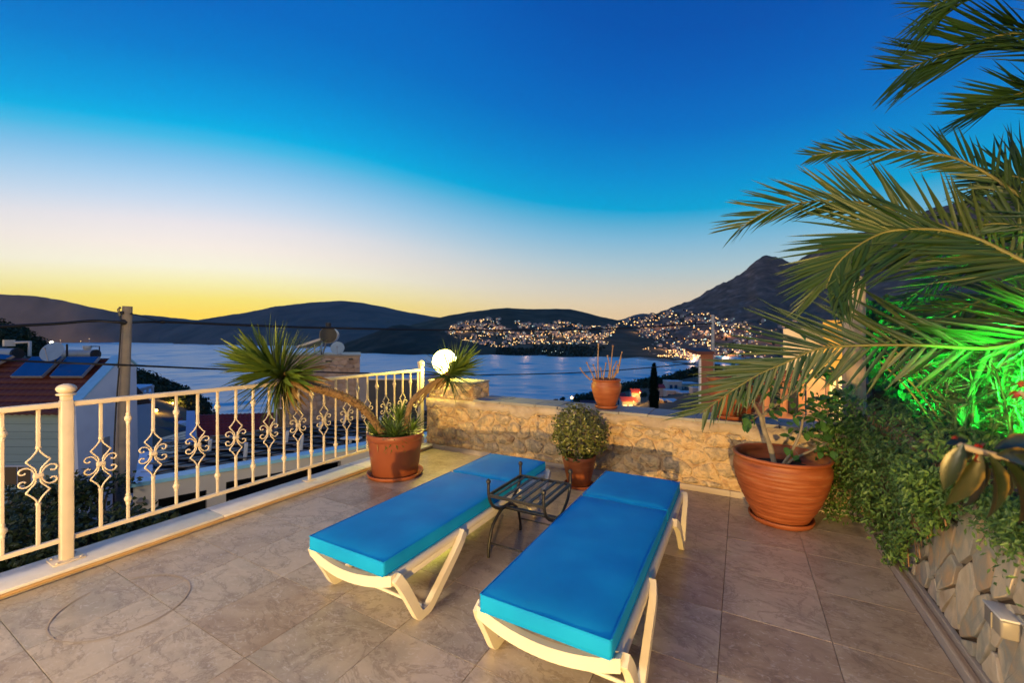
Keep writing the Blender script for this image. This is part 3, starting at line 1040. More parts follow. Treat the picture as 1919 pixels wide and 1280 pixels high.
def stone_mesh(poly, P, depth, bulge, edge=.55):
    """poly in 2D, P maps (u, v, out) to 3D; a proud stone with a chamfered, slightly bulged face"""
    n = len(poly)
    c = sum(poly, Vector((0, 0))) / n
    V = [P(p.x, p.y, -0.012) for p in poly] + [P(p.x, p.y, depth * edge) for p in poly]
    inn = [c + (p - c) * .94 for p in poly]
    V += [P(p.x, p.y, depth + R.uniform(-.003, .003)) for p in inn]
    V.append(P(c.x, c.y, depth + bulge))
    Fc = []
    for i in range(n):
        k = (i + 1) % n
        Fc += [[i, k, n + k, n + i], [n + i, n + k, 2 * n + k, 2 * n + i], [2 * n + i, 2 * n + k, 3 * n]]
    return V, Fc


# back wall: rubble, plaster band, slate coping
bw = empty("rubble_wall", (-1.5, 4.65, 0), "low rubble stone wall with plaster band and slate coping behind the loungers", "wall")
X0W, X1W, YW, YBK = -3.83, 0.90, 4.462, 4.87
core = MB().box(((X0W + X1W) / 2, (YW + YBK) / 2 + .004, 0.18), (X1W - X0W, YBK - YW, 1.02))
core.build("core", MORTAR, bw)
Pw = lambda u, v, o: Vector((u, YW - o, v))
for poly in cells(X0W, X1W, 0.065, 0.60, 0.225, 0.145, 0.38, 0.013):
    pl = round_poly(poly, .24, R, .008)
    if len(pl) > 16:
        pl = pl[:16]
    m = MB().add(*stone_mesh(pl, Pw, R.uniform(.009, .021), .005), 0, True)
    m.build("stone", RUBBLE, bw)
# plaster band, ragged below
nb = 150
topv, botv = [], []
V, Fc = [], []
for i in range(nb + 1):
    x = X0W + (X1W - X0W) * i / nb
    lo = 0.585 + .10 * noise.fractal(Vector((x * 2.3, 0, 7)), 1, 2, 4) + .018 * noise.noise(Vector((x * 14, 3, 1)))
    o = .017 + .004 * noise.noise(Vector((x * 5, 1, 2)))
    V += [Pw(x, lo, .0), Pw(x, lo + .004, o * .8), Pw(x, lo + .04, o + .003), Pw(x, .690, o + .002 * noise.noise(Vector((x * 9, 4, 4)))), Pw(x, .690, -.0005)]
for i in range(nb):
    for k in range(4):
        a = i * 5 + k
        Fc.append([a, a + 5, a + 6, a + 1])
MB().add(V, Fc, 0, True).build("plaster_band", PLASTER, bw)
xx = X0W + .80
while xx < X1W:
    w = R.uniform(.28, .52)
    x1 = min(xx + w, X1W)
    y_ = YW - .02
    dep = (YBK - y_)
    sp = y_ + dep * R.uniform(.4, .6)
    for (a, b) in ((y_ - R.uniform(0, .012), sp), (sp + .006, YBK + .01)):
        t = R.uniform(.024, .032)
        z0 = .692
        pts = [Vector((xx + R.uniform(0, .004), a + R.uniform(0, .008), z0)), Vector((x1 - R.uniform(.003, .008), a + R.uniform(0, .008), z0)),
               Vector((x1 - R.uniform(.003, .008), b, z0)), Vector((xx, b, z0))]
        MB().prism(pts, (0, 0, t)).build("coping_slab", SLATE, bw)
    xx = x1
sk = xs[0]
for i in range(len(xs) - 1):
    MB().box(((xs[i] + xs[i + 1]) / 2, YB - .006, 0.030), (xs[i + 1] - xs[i] - .002, 0.014, 0.058), 0.002, seg=1).build("skirting_stone", EDGE_STONE, bw)

# lamp pillar at the left end of the wall
pl = empty("lamp_pillar", (-3.43, 4.66, 0.69), "short rubble stone pillar carrying the lit globe lamp", "pillar")
MB().box((-3.43, 4.665, 0.80), (0.74, 0.384, 0.22)).build("core", MORTAR, pl)
for face, (u0, u1, P) in {"front": (-3.80, -3.06, lambda u, v, o: Vector((u, 4.473 - o, v))), "side": (4.474, 4.857, lambda u, v, o: Vector((-3.06 + o, u, v)))}.items():
    for poly in cells(u0, u1, .70, .915, .2, .12, .3, .007):
        q = round_poly(poly, .24, R, .005)[:16]
        MB().add(*stone_mesh(q, P, R.uniform(.006, .013), .004), 0, True).build("stone", RUBBLE, pl)
MB().box((-3.43, 4.665, 0.926), (0.76, 0.41, 0.022), 0.004).build("cap", SLATE, pl)
GLP = at(834, 678, 5.72)
gl_ = empty("globe_lamp", (GLP.x, GLP.y, 1.05), "lit round globe lamp on the stone pillar", "lamp")
MB().lathe([(0.075, 0.937), (0.08, 0.95), (0.06, 0.98), (0.055, 1.03)], (GLP.x, GLP.y, 0), 20).build("lamp_base", BRONZE, gl_)
MB().sphere(GLP, 0.168, 32, 20).build("globe", GLOBE, gl_)
lamp("globe_light", "POINT", GLP, 110, (1.0, 0.78, 0.10), 0.20, use_soft_falloff=False)

# right: kerb strip and crazy-paved retaining wall with the planting bed behind it
rk = MB()
rk.box((XR + .010, 1.9, 0.022), (0.016, 5.1, 0.056), 0.002, seg=1)
rk.box((XR + .035, 1.9, 0.010), (0.034, 5.1, 0.024), 0.002, seg=1)
rk.box((XR + .066, 1.9, 0.026), (0.024, 5.1, 0.06), 0.002, seg=1)
rk.build("skirting_kerb", EDGE_STONE, None, "low travertine skirting kerb at the foot of the crazy paved wall", "kerb")
cw = empty("retaining_wall", (1.0, 2.6, 0), "crazy paved stone retaining wall along the right side of the terrace", "wall")


def wall_top(y):
    return 0.90 - 0.012 * (y - 2.0)


MB().prism([(WALLX + .004, 1.0, -.2), (WALLX + .004, 4.85, -.2), (WALLX + .03, 4.85, wall_top(4.85)), (WALLX + .03, 1.0, wall_top(1.0))], (.22, 0, 0)).build("core", CRAZY_M, cw)
Pr = lambda u, v, o: Vector((WALLX + .026 * v / .9 - o, u, v))
rs = random.Random(11)
for poly in cells(1.05, 4.6, 0.06, 0.885, 0.14, 0.265, 0.47, 0.014, shear=0.42, rnd=rs):
    q = round_poly(poly, .09, rs, .005)[:18]
    MB().add(*stone_mesh(q, Pr, rs.uniform(.010, .022), .0005, .88), 0, False).build("stone", CRAZY, cw)
bed = MB().grid(lambda u, v: Vector((WALLX + .24 + 4.5 * u, 0.9 + 6.5 * v, 0.84 + .05 * noise.noise(Vector((u * 9, v * 9, 1))) + u * .35)), 20, 20)
bed.build("planting_bed", SOIL, label="dark soil bed behind the crazy paved wall", kind="structure")

# wall lamp box on the retaining wall
wl = empty("wall_lamp", (0.9, 2.38, 0.39), "pale box shaped wall lamp on the crazy paved wall at lower right", "lamp")
MB().box((0.90, 2.36, 0.385), (0.06, 0.13, 0.07), 0.008).build("housing", GREY_PLASTIC, wl)
MB().box((0.90, 2.36, 0.4255), (0.066, 0.138, 0.009), 0.003).build("lid", mat("lamp_lid_grey", (0.5, 0.5, 0.52), 0.4, 8), wl)
MB().box((0.8685, 2.36, 0.385), (0.006, 0.010, 0.062)).build("clip", GREY_PLASTIC, wl)

# garden lamp behind the camera that throws the low warm light (out of the picture)
gb = empty("garden_lamp", (0.90, -3.62, 0), "low bollard lamp behind the camera lighting the terrace", "lamp")
MB().lathe([(0.06, 0.0), (0.06, 0.55), (0.075, 0.56), (0.075, 0.58)], (0.90, -3.62, 0), 20).build("column", IRON, gb)
MB().lathe([(0.055, 0.58), (0.055, 0.70)], (0.90, -3.62, 0), 20).build("diffuser", glow("bollard_glow", (1, .6, .2), 3.0), gb)
MB().lathe([(0.08, 0.70), (0.08, 0.715), (0.02, 0.74)], (0.90, -3.62, 0), 20).build("cap", IRON, gb)
hw = empty("house", (-2.0, -4.0, 0), "plastered house front behind the camera with added glowing doors and lamp box", "house")
MB().box((-2.0, -3.95, 1.9), (5.0, 0.2, 4.6)).build("wall", PLASTER, hw)
MB().box((-2.2, -3.74, 2.86), (2.5, 0.18, 0.5), 0.02).build("lamp_body", GREY_PLASTIC, hw)  # box added to house the unseen fill light
MB().box((-2.2, -3.82, 1.15), (3.4, 0.05, 2.1)).build("glow_panel", glow("warm_fill_glow", (1.0, .78, .5), 0.6), hw)  # added glowing panel that goes with the fill light

# ------------------------------------------------------------------ sun loungers
def lounger(x, y0, label):
    t = empty("sun_lounger", (0, 0, 0), label, "sun lounger", "blue cushioned sun loungers on the terrace")
    L, HW = 1.93, 0.33
    f = MB()
    for s in (-1, 1):
        f.tube([(s * .298, .03, .292), (s * .298, L * .5, .292), (s * .298, L, .292)], .024, 10)
        f.box((s * .298, L / 2, .262), (.03, L - .06, .045), .006)
    f.build("side_rails", PLASTIC, t)
    # curved front and rear cross bars
    for (yc, sag, nm) in ((0.012, .045, "front_bar"), (L - .01, .02, "rear_bar")):
        mb = MB()
        n = 14
        V, Fc = [], []
        for i in range(n + 1):
            q = -1 + 2 * i / n
            z = .292 - sag * (1 - q * q)
            yb = yc - (.022 if yc < 1 else -.02) * (1 - q * q)
            for (dy, dz) in ((-.017, -.030), (.017, -.030), (.017, .026), (-.017, .026)):
                V.append(Vector((q * .318, yb + dy, z + dz)))
        for i in range(n):
            for k in range(4):
                a = i * 4 + k
                b = i * 4 + (k + 1) % 4
                Fc.append([a, b, b + 4, a + 4])
        Fc += [[0, 3, 2, 1], [n * 4, n * 4 + 1, n * 4 + 2, n * 4 + 3]]
        mb.add(V, Fc)
        mb.build(nm, PLASTIC, t)
    # V shaped legs: flat straps bent round a small foot
    def strap(pts, s, w=.05, th=.034):
        P = spline(pts, 26)
        V, Fc = [], []
        for i, p in enumerate(P):
            tg = (P[min(i + 1, 26)] - P[max(i - 1, 0)]).normalized()
            nn = tg.cross(Vector((1, 0, 0))).normalized()
            for (a, b) in ((-1, -1), (1, -1), (1, 1), (-1, 1)):
                V.append(p + Vector((a * th * .5, 0, 0)) + nn * b * w * .5)
        for i in range(26):
            for k in range(4):
                a = i * 4 + k
                b = i * 4 + (k + 1) % 4
                Fc.append([a, b, b + 4, a + 4])
        Fc += [[0, 3, 2, 1], [104, 105, 106, 107]]
        return MB().add(V, Fc)
    for s in (-1, 1):
        xl = s * .338
        strap([(s * .325, .02, .300), (xl, .055, .24), (xl, .12, .125), (xl, .165, .042), (xl, .19, .024), (xl, .245, .026), (xl, .285, .050), (xl, .40, .14), (xl, .53, .245), (s * .325, .60, .298)], s).build("front_leg", PLASTIC, t)
        strap([(s * .325, L - .02, .300), (xl, L - .07, .27), (xl, L - .17, .16), (xl, L - .235, .045), (xl, L - .26, .024), (xl, L - .30, .026), (xl, L - .335, .050), (xl, L - .42, .15), (xl, L - .52, .245), (s * .325, L - .58, .298)], s).build("rear_leg", PLASTIC, t)
    MB().tube([(-.33, .215, .05), (0, .215, .055), (.33, .215, .05)], .010, 6).build("leg_brace", PLASTIC, t)
    MB().box((0, L / 2, .306), (.575, L - .03, .010)).build("sling", MESHFAB, t)
    # two cushions with a stitched groove between
    def cushion(ya, yb, nm):
        bm = bmesh.new()
        bmesh.ops.create_grid(bm, x_segments=12, y_segments=20, size=.5)
        W_, D_, H_ = .582, yb - ya, .078
        up = [v for v in bm.verts]
        geo = bmesh.ops.extrude_face_region(bm, geom=bm.faces[:])
        top = [v for v in geo["geom"] if isinstance(v, bmesh.types.BMVert)]
        for v in top:
            v.co.z += 1
        for v in bm.verts:
            u, w = v.co.x * 2, v.co.y * 2
            z = v.co.z
            ed = max(abs(u), abs(w))
            x_, y_ = v.co.x * W_, (v.co.y + .5) * D_ + ya
            zz = .313 + z * H_
            if z > .5:
                puff = (1 - u ** 6) * (1 - w ** 8) * .009
                zz += puff + .0045 * noise.noise(Vector((x_ * 6, y_ * 4, ya + 1))) + .002 * noise.noise(Vector((x_ * 22, y_ * 14, ya))) - (.004 if ed > .99 else 0)
            v.co = Vector((x_, y_, zz))
        es = [e for e in bm.edges if len(e.link_faces) == 2 and e.link_faces[0].normal.dot(e.link_faces[1].normal) < .5]
        bm.normal_update()
        es = [e for e in bm.edges if len(e.link_faces) == 2 and e.calc_face_angle(0) > .9]
        bmesh.ops.bevel(bm, geom=es, offset=.016, segments=3, affect="EDGES", profile=.6)
        bm.verts.index_update()
        mb = MB().add([v.co.copy() for v in bm.verts], [[v.index for v in f.verts] for f in bm.faces], 0, True)
        bm.free()
        return mb.build(nm, CUSH, t)
    s1 = cushion(-.03, 1.292, "seat_cushion")
    s2 = cushion(1.300, L - .005, "back_cushion")
    zt = .391
    for (o, a, b) in ((s1, -.03, 1.292), (s2, 1.300, L - .005)):
        q = MB()
        for z in (zt - .004, .317):
            q.tube([(-.287, a + .003, z), (.287, a + .003, z)], .0035, 6)
            for s in (-1, 1):
                q.tube([(s * .2885, a + .01, z), (s * .2885, b - .01, z)], .0035, 6)
        q.build("piping", CUSH, o)
    t.location = (x, y0, 0)
    LOC[t.name] = Vector((x, y0, 0))
    return t


L1 = lounger(-1.845, 1.515, "left blue cushioned sun lounger beside the big yucca pot")
L2 = lounger(-0.708, 1.535, "right blue cushioned sun lounger nearest the ribbed terracotta pot")

# ------------------------------------------------------------------ wrought iron side table
tb = empty("side_table", (-1.31, 2.635, 0), "black wrought iron slatted side table between the loungers", "side table")
xa, xb, ya, yb = -1.515, -1.10, 2.40, 2.87
for x in (xa, xb):
    u = MB().tube(spline([(x, ya, .515), (x, ya + .004, .43), (x, ya + .05, .345), (x, ya + .15, .285), (x, (ya + yb) / 2, .268), (x, yb - .15, .285), (x, yb - .05, .345), (x, yb - .004, .43), (x, yb, .515)], 30), .0105, 8)
    u.build("arm_hoop", IRON, tb)
    for y in (ya, yb):
        MB().sphere((x, y, .524), .0165, 12, 8, 0, (1, 1, 1.15)).build("finial", IRON, tb)
    v = MB().tube(spline([(x, ya, .004), (x, ya + .006, .08), (x, ya + .05, .19), (x, ya + .14, .255), (x, (ya + yb) / 2, .276), (x, yb - .14, .255), (x, yb - .05, .19), (x, yb - .006, .08), (x, yb, .004)], 30), .0105, 8)
    v.build("leg_hoop", IRON, tb)
fr = MB()
for y in (ya, yb):
    fr.box(((xa + xb) / 2, y, .43), (xb - xa, .012, .02))
for x in (xa, xb):
    fr.box((x, (ya + yb) / 2, .43), (.012, yb - ya, .02))
fr.build("tray_frame", IRON, tb)
for k in range(6):
    x = xa + (xb - xa) * (k + .75) / 6.5
    MB().box((x, (ya + yb) / 2, .432), (.022, yb - ya - .012, .006)).build("slat", IRON, tb)
for y in (ya + .012, yb - .012):
    MB().tube([(xa, y, .10), (xb, y, .10)], .006, 6).build("stretcher", IRON, tb)
MB().box(((xa + xb) / 2, (ya + yb) / 2, .268), (xb - xa, .03, .02), .003).build("centre_bar", IRON, tb)

# ------------------------------------------------------------------ pots and their plants
def saucer(t, c, r, m, h=.035):
    MB().lathe([(r * .80, 0.0), (r * .94, .004), (r, h * .7), (r, h), (r * .955, h), (r * .93, h * .55), (r * .7, h * .45)], c, 40).build("saucer", m, t)


LEAFM = {}


def blade(name, m, bend, fold=.35, segs=4, shape=(.55, 1.0, .92, .62, .0), asp=.06):
    """unit blade along +Y, normal +Z"""
    key = (name, bend, m.name)
    if key in LEAFM:
        return LEAFM[key]
    V, Fc = [], []
    for i in range(segs + 1):
        u = i / segs
        w = shape[i] * .5
        y = math.sin(u * bend) / bend if bend else u
        z = -(1 - math.cos(u * bend)) / bend if bend else 0
        V += [Vector((-w, y, z + abs(w) * fold * asp)), Vector((0, y, z)), Vector((w, y, z + abs(w) * fold * asp))]
    for i in range(segs):
        a = i * 3
        Fc += [[a, a + 1, a + 4, a + 3], [a + 1, a + 2, a + 5, a + 4]]
    mb = MB().add(V, Fc, 0, True)
    LEAFM[key] = mb.mesh(name, m)
    return LEAFM[key]


def frame(d, n, ln, w, p):
    d = d.normalized()
    s = d.cross(n)
    s = s.normalized() if s.length > 1e-5 else d.orthogonal().normalized()
    nn = s.cross(d)
    M = Matrix((s * w, d * ln, nn * ln)).transposed().to_4x4()
    M.translation = p
    return M


def rosette(parent, c, axis, n, ln, wd, name="leaf", spread=(0.1, 2.1), dry=0, joined=None):
    axis = axis.normalized()
    a = axis.orthogonal().normalized()
    b = axis.cross(a)
    for k in range(n):
        u = (k + .5) / n
        th = spread[0] + (spread[1] - spread[0]) * u ** .75 + R.uniform(-.12, .12)
        ph = k * 2.39996 + R.uniform(-.25, .25)
        rd = a * math.cos(ph) + b * math.sin(ph)
        d = axis * math.cos(th) + rd * math.sin(th)
        nn = axis * math.sin(th) - rd * math.cos(th)
        l = ln * R.uniform(.78, 1.08) * (1.0 if u < .8 else .92)
        isdry = dry and u > 1 - dry and R.random() < .8
        me = blade("leaf", YUC_DRY if isdry else YUC, R.choice((.10, .25, .45)) + (.3 if isdry else 0))
        p = c - axis * (u * ln * .30) + rd * .012
        M = frame(d, nn, l, wd * R.uniform(.85, 1.1), p)
        if joined is not None:
            joined.add([M @ v.co for v in me.vertices], [list(q.vertices) for q in me.polygons], 0, True)
        else:
            inst(me, name, parent, M)


# yucca in the big smooth pot
yc = Vector((-3.36, 3.39, 0))
yp = empty("potted_yucca", yc, "two headed leaning yucca in a brown terracotta pot by the railing", "potted plant")
MB().lathe([(.24, .022), (.247, .03), (.292, .40), (.293, .405), (.302, .41), (.306, .47), (.300, .478), (.285, .475), (.275, .43), (.0, .425)], yc, 48).build("pot", [TERRA_D], yp)
saucer(yp, yc, .305, TERRA, .045)
MB().lathe([(.278, .425), (.15, .435), (.0, .44)], yc, 24).build("soil", SOIL, yp)
heads = []
t1 = spline([yc + Vector((-.10, -.06, .42)), at(690, 775, 4.35), at(655, 748, 4.2), at(585, 724, 4.04), at(522, 697, 3.95)], 14)
tr1 = MB().tube(t1, [.040, .040, .040, .039, .039, .040, .041, .042, .042, .043, .045, .046, .044, .040, .03], 10)
for k in range(170):                                     # old leaf scars
    i = R.randrange(2, 13)
    p = t1[i].lerp(t1[i + 1], R.random())
    d = (t1[i + 1] - t1[i]).normalized()
    q = rdir()
    q = (q - d * q.dot(d)).normalized()
    tr1.leaf(p + q * .040, (d * 1.0 + q * .5).normalized(), q, R.uniform(.018, .03), .03)
tr1 = tr1.build("trunk", YTRUNK, yp)
rosette(yp, t1[-1] + Vector((-.02, -.03, .02)), (t1[-1] - t1[-4]).normalized() + Vector((0, 0, .15)), 250, .52, .046, spread=(.05, 2.15), dry=.10)
t2 = spline([yc + Vector((.10, .05, .42)), at(768, 762, 4.66), at(790, 735, 4.72), at(832, 706, 4.76), at(852, 694, 4.76)], 12)
tr2 = MB().tube(t2, .032, 10)
tr2.build("trunk", YTRUNK, yp)
rosette(yp, t2[-1], (t2[-1] - t2[-5]).normalized() + Vector((0.0, 0, .25)), 150, .42, .032, spread=(.05, 1.75))
for k in range(70):                                      # skirt of dry leaves hanging under the right head
    i = R.randrange(6, 12)
    p = t2[i]
    d = (t2[i - 3] - t2[i]).normalized()
    q = rdir()
    q = (q - d * q.dot(d)).normalized()
    inst(blade("dry_leaf", YUC_DRY, .5), "dry_leaf", yp, frame(d + q * .55 + Vector((0, 0, -.35)), q, R.uniform(.16, .26), .022, p + q * .02))
jr = MB()
for (dx, dy, dz, n, ln) in ((-.13, -.14, .02, 80, .21), (.12, -.13, .03, 80, .21), (.0, .06, .13, 95, .26), (-.16, .05, .05, 50, .20), (.17, .08, .06, 50, .20)):
    rosette(None, yc + Vector((dx, dy, .45 + dz)), Vector((dx * 1.2, dy * 1.2, .5)), n, ln, .018, spread=(.05, 1.9), joined=jr)
jr.build("young_leaves", YUC, yp, kind="stuff")
MB().leaf(at(708, 830, 4.32), Vector((.05, 0, -1)).normalized(), Vector((0, -1, 0)), .11, .016).build("dead_leaf", YUC_DRY, yp)

# round jade bush in a small pot
sc_ = Vector((-1.46, 4.05, 0))
sp_ = empty("potted_bush", sc_, "round small leaved bush in a terracotta pot against the wall", "potted plant")
MB().lathe([(.11, .018), (.118, .03), (.165, .26), (.17, .265), (.174, .31), (.168, .315), (.155, .31), (.15, .27), (0, .27)], sc_, 36).build("pot", TERRA, sp_)
saucer(sp_, sc_, .15, TERRA, .028)
st_ = MB()
fo = MB()
bc = sc_ + Vector((0, 0, .53))
for k in range(46):
    d = rdir()
    d.z = abs(d.z) * .9 + .05 if R.random() < .75 else d.z * .6
    e = bc + Vector((d.x * .27, d.y * .27, d.z * .25))
    st_.tube(spline([sc_ + Vector((R.uniform(-.04, .04), R.uniform(-.04, .04), .27)), sc_ + Vector((d.x * .1, d.y * .1, .42)), e], 5), [.007, .006, .005, .004, .003, .002], 5)
for k in range(2600):
    d = rdir()
    rr = R.uniform(.55, 1.0) ** .5
    lump = 1 + .32 * noise.noise(d * 2.6)
    p = bc + Vector((d.x * .285, d.y * .285, d.z * .285)) * rr * lump
    if p.z < .24:
        continue
    n = (d + rdir() * .8).normalized()
    l = rdir()
    l = (l - n * l.dot(n)).normalized()
    fo.leaf(p, l, n, R.uniform(.028, .044), R.uniform(.020, .029))
st_.build("stems", BARK, sp_)
fo.build("foliage", JADE, sp_, kind="stuff")

# pot with dry stems on the wall
wc = Vector((-1.345, 4.64, .722))
wp = empty("pot_with_dry_stems", wc, "round terracotta pot with dry bare stems standing on the wall", "potted plant")
MB().lathe([(.098, .022), (.104, .03), (.150, .15), (.170, .235), (.166, .27), (.150, .298), (.152, .305), (.163, .31), (.163, .325), (.155, .33), (.14, .32), (.14, .28), (0, .28)], wc, 40).build("pot", TERRA, wp)
saucer(wp, wc, .128, TERRA, .032)
MB().lathe([(.14, .28), (.0, .295)], wc, 20).build("soil", SOIL, wp)
twigs = [((1088, 690), (1093, 698), (1107, 712)), ((1100, 680), (1107, 694), (1115, 711)), ((1112, 684), (1117, 696), (1119, 711)), ((1122, 645), (1121, 680), (1122, 711)), ((1139, 667), (1143, 690), (1140, 711)),
         ((1149, 648), (1146, 680), (1143, 711)), ((1164, 670), (1160, 690), (1149, 711)), ((1156, 678), (1150, 690), (1147, 711)), ((1136, 681), (1133, 698), (1131, 711)), ((1126, 690), (1128, 700), (1128, 711)),
         ((1166, 660), (1163, 672), (1158, 700)), ((1158, 684), (1154, 698), (1148, 711))]
for k, tw in enumerate(twigs):
    d0 = 4.70 + .06 * ((k * 7) % 5 - 2) / 2
    pts = spline([at(*tw[2], d0), at(*tw[1], d0), at(*tw[0], d0 + .03)], 6)
    b = MB().tube(pts, [.0085, .008, .0075, .007, .0065, .006, .0065], 6)
    b.sphere(pts[-1], .011, 8, 6)
    b.build("dry_stem", DRYTWIG, wp)
sh = MB()
for k in range(60):
    q = wc + Vector((R.uniform(-.12, .12), R.uniform(-.1, .1), .30))
    sh.leaf(q, (rdir() + Vector((0, 0, .8))).normalized(), rdir(), R.uniform(.03, .06), .012)
sh.build("sprouts", mat("brown_green_sprout", [(.09, .06, .03), (.16, .13, .05)], .8, 10, rand="island"), wp, kind="stuff")

# wide pot on the wall half hidden behind the palm frond
wc2 = Vector((-.06, 4.66, .722))
wp2 = empty("terracotta_pot", wc2, "wide terracotta pot on the wall half hidden by the drooping palm frond", "pot")
MB().lathe([(.15, .02), (.16, .03), (.22, .20), (.245, .32), (.24, .37), (.255, .38), (.255, .41), (.235, .41), (.22, .35), (0, .35)], wc2, 44).build("pot", TERRA, wp2)
saucer(wp2, wc2, .20, TERRA, .038)
MB().lathe([(.22, .35), (0, .365)], wc2, 20).build("soil", SOIL, wp2)

# big ribbed pot with the small tree
bc_ = Vector((.285, 4.085, 0))
bp_ = empty("potted_tree", bc_, "large ribbed terracotta pot with a small sparse leaved tree near the right corner", "potted plant")
prof = []
for k in range(61):
    u = k / 60
    z = .03 + .475 * u
    r = .195 + .155 * math.sin(min(1, u * 1.03) * math.pi * .5) ** .95
    r -= .016 * max(0, (u - .9) / .1)
    r += .0022 * math.sin(u * 95) + .0015 * math.sin(u * 41)
    prof.append((r, z))
prof += [(.328, .515), (.336, .522), (.350, .530), (.353, .542), (.346, .553), (.330, .553), (.318, .54), (.315, .50), (.30, .44), (0, .43)]
MB().lathe(prof, bc_, 64, wob=.006).build("pot", TERRA, bp_)
saucer(bp_, bc_, .235, TERRA, .045)
MB().lathe([(.30, .435), (.15, .45), (0, .455)], bc_, 24).build("soil", SOIL, bp_)
D = 3.45
br = [([(1452, 872), (1444, 838), (1432, 805), (1426, 780)], (.022, .019, .017, .015)),
      ([(1426, 780), (1412, 755), (1403, 738), (1400, 718)], (.013, .010, .007, .005)),
      ([(1427, 782), (1440, 770), (1470, 748), (1500, 722), (1525, 700), (1552, 690)], (.014, .014, .013, .012, .009, .006)),
      ([(1433, 800), (1431, 770), (1432, 740)], (.010, .008, .005)),
      ([(1466, 872), (1482, 850), (1500, 812), (1506, 778)], (.012, .011, .009, .007)),
      ([(1472, 874), (1485, 862), (1520, 845), (1548, 832), (1580, 818)], (.010, .010, .009, .007, .004)),
      ([(1500, 812), (1530, 825), (1562, 838), (1590, 850)], (.007, .006, .005, .003)),
      ([(1500, 722), (1508, 700), (1530, 672), (1565, 650)], (.007, .006, .005, .003)),
      ([(1525, 700), (1550, 715), (1585, 735)], (.006, .005, .003)),
      ([(1506, 790), (1530, 780), (1560, 775)], (.006, .005, .003)),
      ([(1504, 750), (1510, 720), (1500, 735)], (.006, .005, .003))]
tips = []
bmb = MB()
for k, (pp, rr) in enumerate(br):
    off = [0, -.06, .05, .02, -.03, -.05, -.02, .08, .1, .05, .03][k]
    pts = [at(x, y, D + off * i / (len(pp) - 1)) for i, (x, y) in enumerate(pp)]
    n = 10
    P = spline(pts, n)
    rad = [rr[min(int(i / n * (len(rr) - 1)), len(rr) - 2)] for i in range(n)] + [rr[-1]]
    mb = MB().tube(P, rad, 8)
    mb.build("trunk" if k == 0 else "branch", BARK, bp_)
    if k:
        for q in P[4:]:
            tips.append(q)
broad = blade("leaf", FIG, .35, .30, 4, (.10, .85, 1.0, .70, .0), .6)
zones = [(1395, 730, 14, 26), (1440, 715, 26, 34), (1405, 790, 10, 14), (1500, 700, 40, 16), (1545, 770, 34, 52), (1575, 745, 24, 20), (1570, 800, 30, 40), (1545, 830, 26, 18), (1600, 800, 22, 16), (1500, 790, 24, 14), (1460, 770, 22, 10), (1490, 845, 16, 4), (1548, 690, 20, 16), (1380, 700, 14, 8)]
twm = MB()
for (zx, zy, zr, n) in zones:
    for k in range(int(n * 1.45)):
        px, py = zx + R.gauss(0, zr * .55), zy + R.gauss(0, zr * .55)
        p = at(px, py, D + R.uniform(-.14, .16))
        tp = min(tips, key=lambda q: (q - p).length)
        if k % 4 == 0:
            twm.tube([tp, tp.lerp(p, .5) + Vector((0, 0, .01)), p], [.003, .002, .0012], 5)
        d = ((p - tp) * .6 + rdir() * .10 + Vector((0, 0, -.03)))
        inst(broad, "leaf", bp_, frame(d, Vector((R.uniform(-.5, .5), R.uniform(-.9, .1), 1)), R.uniform(.055, .10), R.uniform(.034, .056), p))
twm.build("twigs", BARK, bp_, kind="stuff")

# ------------------------------------------------------------------ neighbours below the railing
ROOFT = mat("red_roof_tile", [(0.07, 0.018, 0.018), (0.11, 0.028, 0.024), (0.15, 0.042, 0.034)], 0.65, 3, rand="obj", rw=0.5)
HOUSE_W = mat("white_render", [(0.58, 0.63, 0.70), (0.74, 0.79, 0.86), (0.80, 0.85, 0.90)], 0.85, 1.2, 8, bump=0.2, bscale=6)  # white render with a blue sky tint put into the colour
SIDING = mat("sage_siding_board", [(0.22, 0.34, 0.34), (0.30, 0.43, 0.43)], 0.6, 2, rand="obj", stretch=(.3, .3, 3))
PANEL = mat("solar_panel_glass", [(0.008, 0.075, 0.22), (0.012, 0.11, 0.30)], 0.10, 2, coat=0.6)
STEEL = mat("galvanised_steel", (0.42, 0.43, 0.45), 0.4, 6, metal=0.5)
TANKW = mat("cream_tank_shell", [(0.55, 0.52, 0.45), (0.66, 0.63, 0.56)], 0.4, 5)
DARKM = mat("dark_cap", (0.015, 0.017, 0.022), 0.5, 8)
GLASS = mat("dark_window_glass", (0.010, 0.014, 0.018), 0.08, 3)
CONC = mat("pole_concrete", [(0.20, 0.17, 0.145), (0.30, 0.26, 0.22)], 0.9, 7, 8, bump=0.3)
WIRE = mat("black_cable", (0.008, 0.008, 0.009), 0.6, 8)
BLUE_DISH = mat("pale_blue_dish", (0.30, 0.42, 0.50), 0.45, 5)
TRIMW = mat("white_trim", (0.62, 0.63, 0.66), 0.6, 6)
CYANC = mat("sky_tinted_white_coping", (0.30, 0.66, 0.86), 0.4, 6)  # white coping; the sky's blue reflection is put into the colour
BEIGE = mat("beige_render", [(0.52, 0.47, 0.42), (0.62, 0.57, 0.52)], 0.85, 2)


def pxX(px, d):
    return (px - 960) / F_PX * d


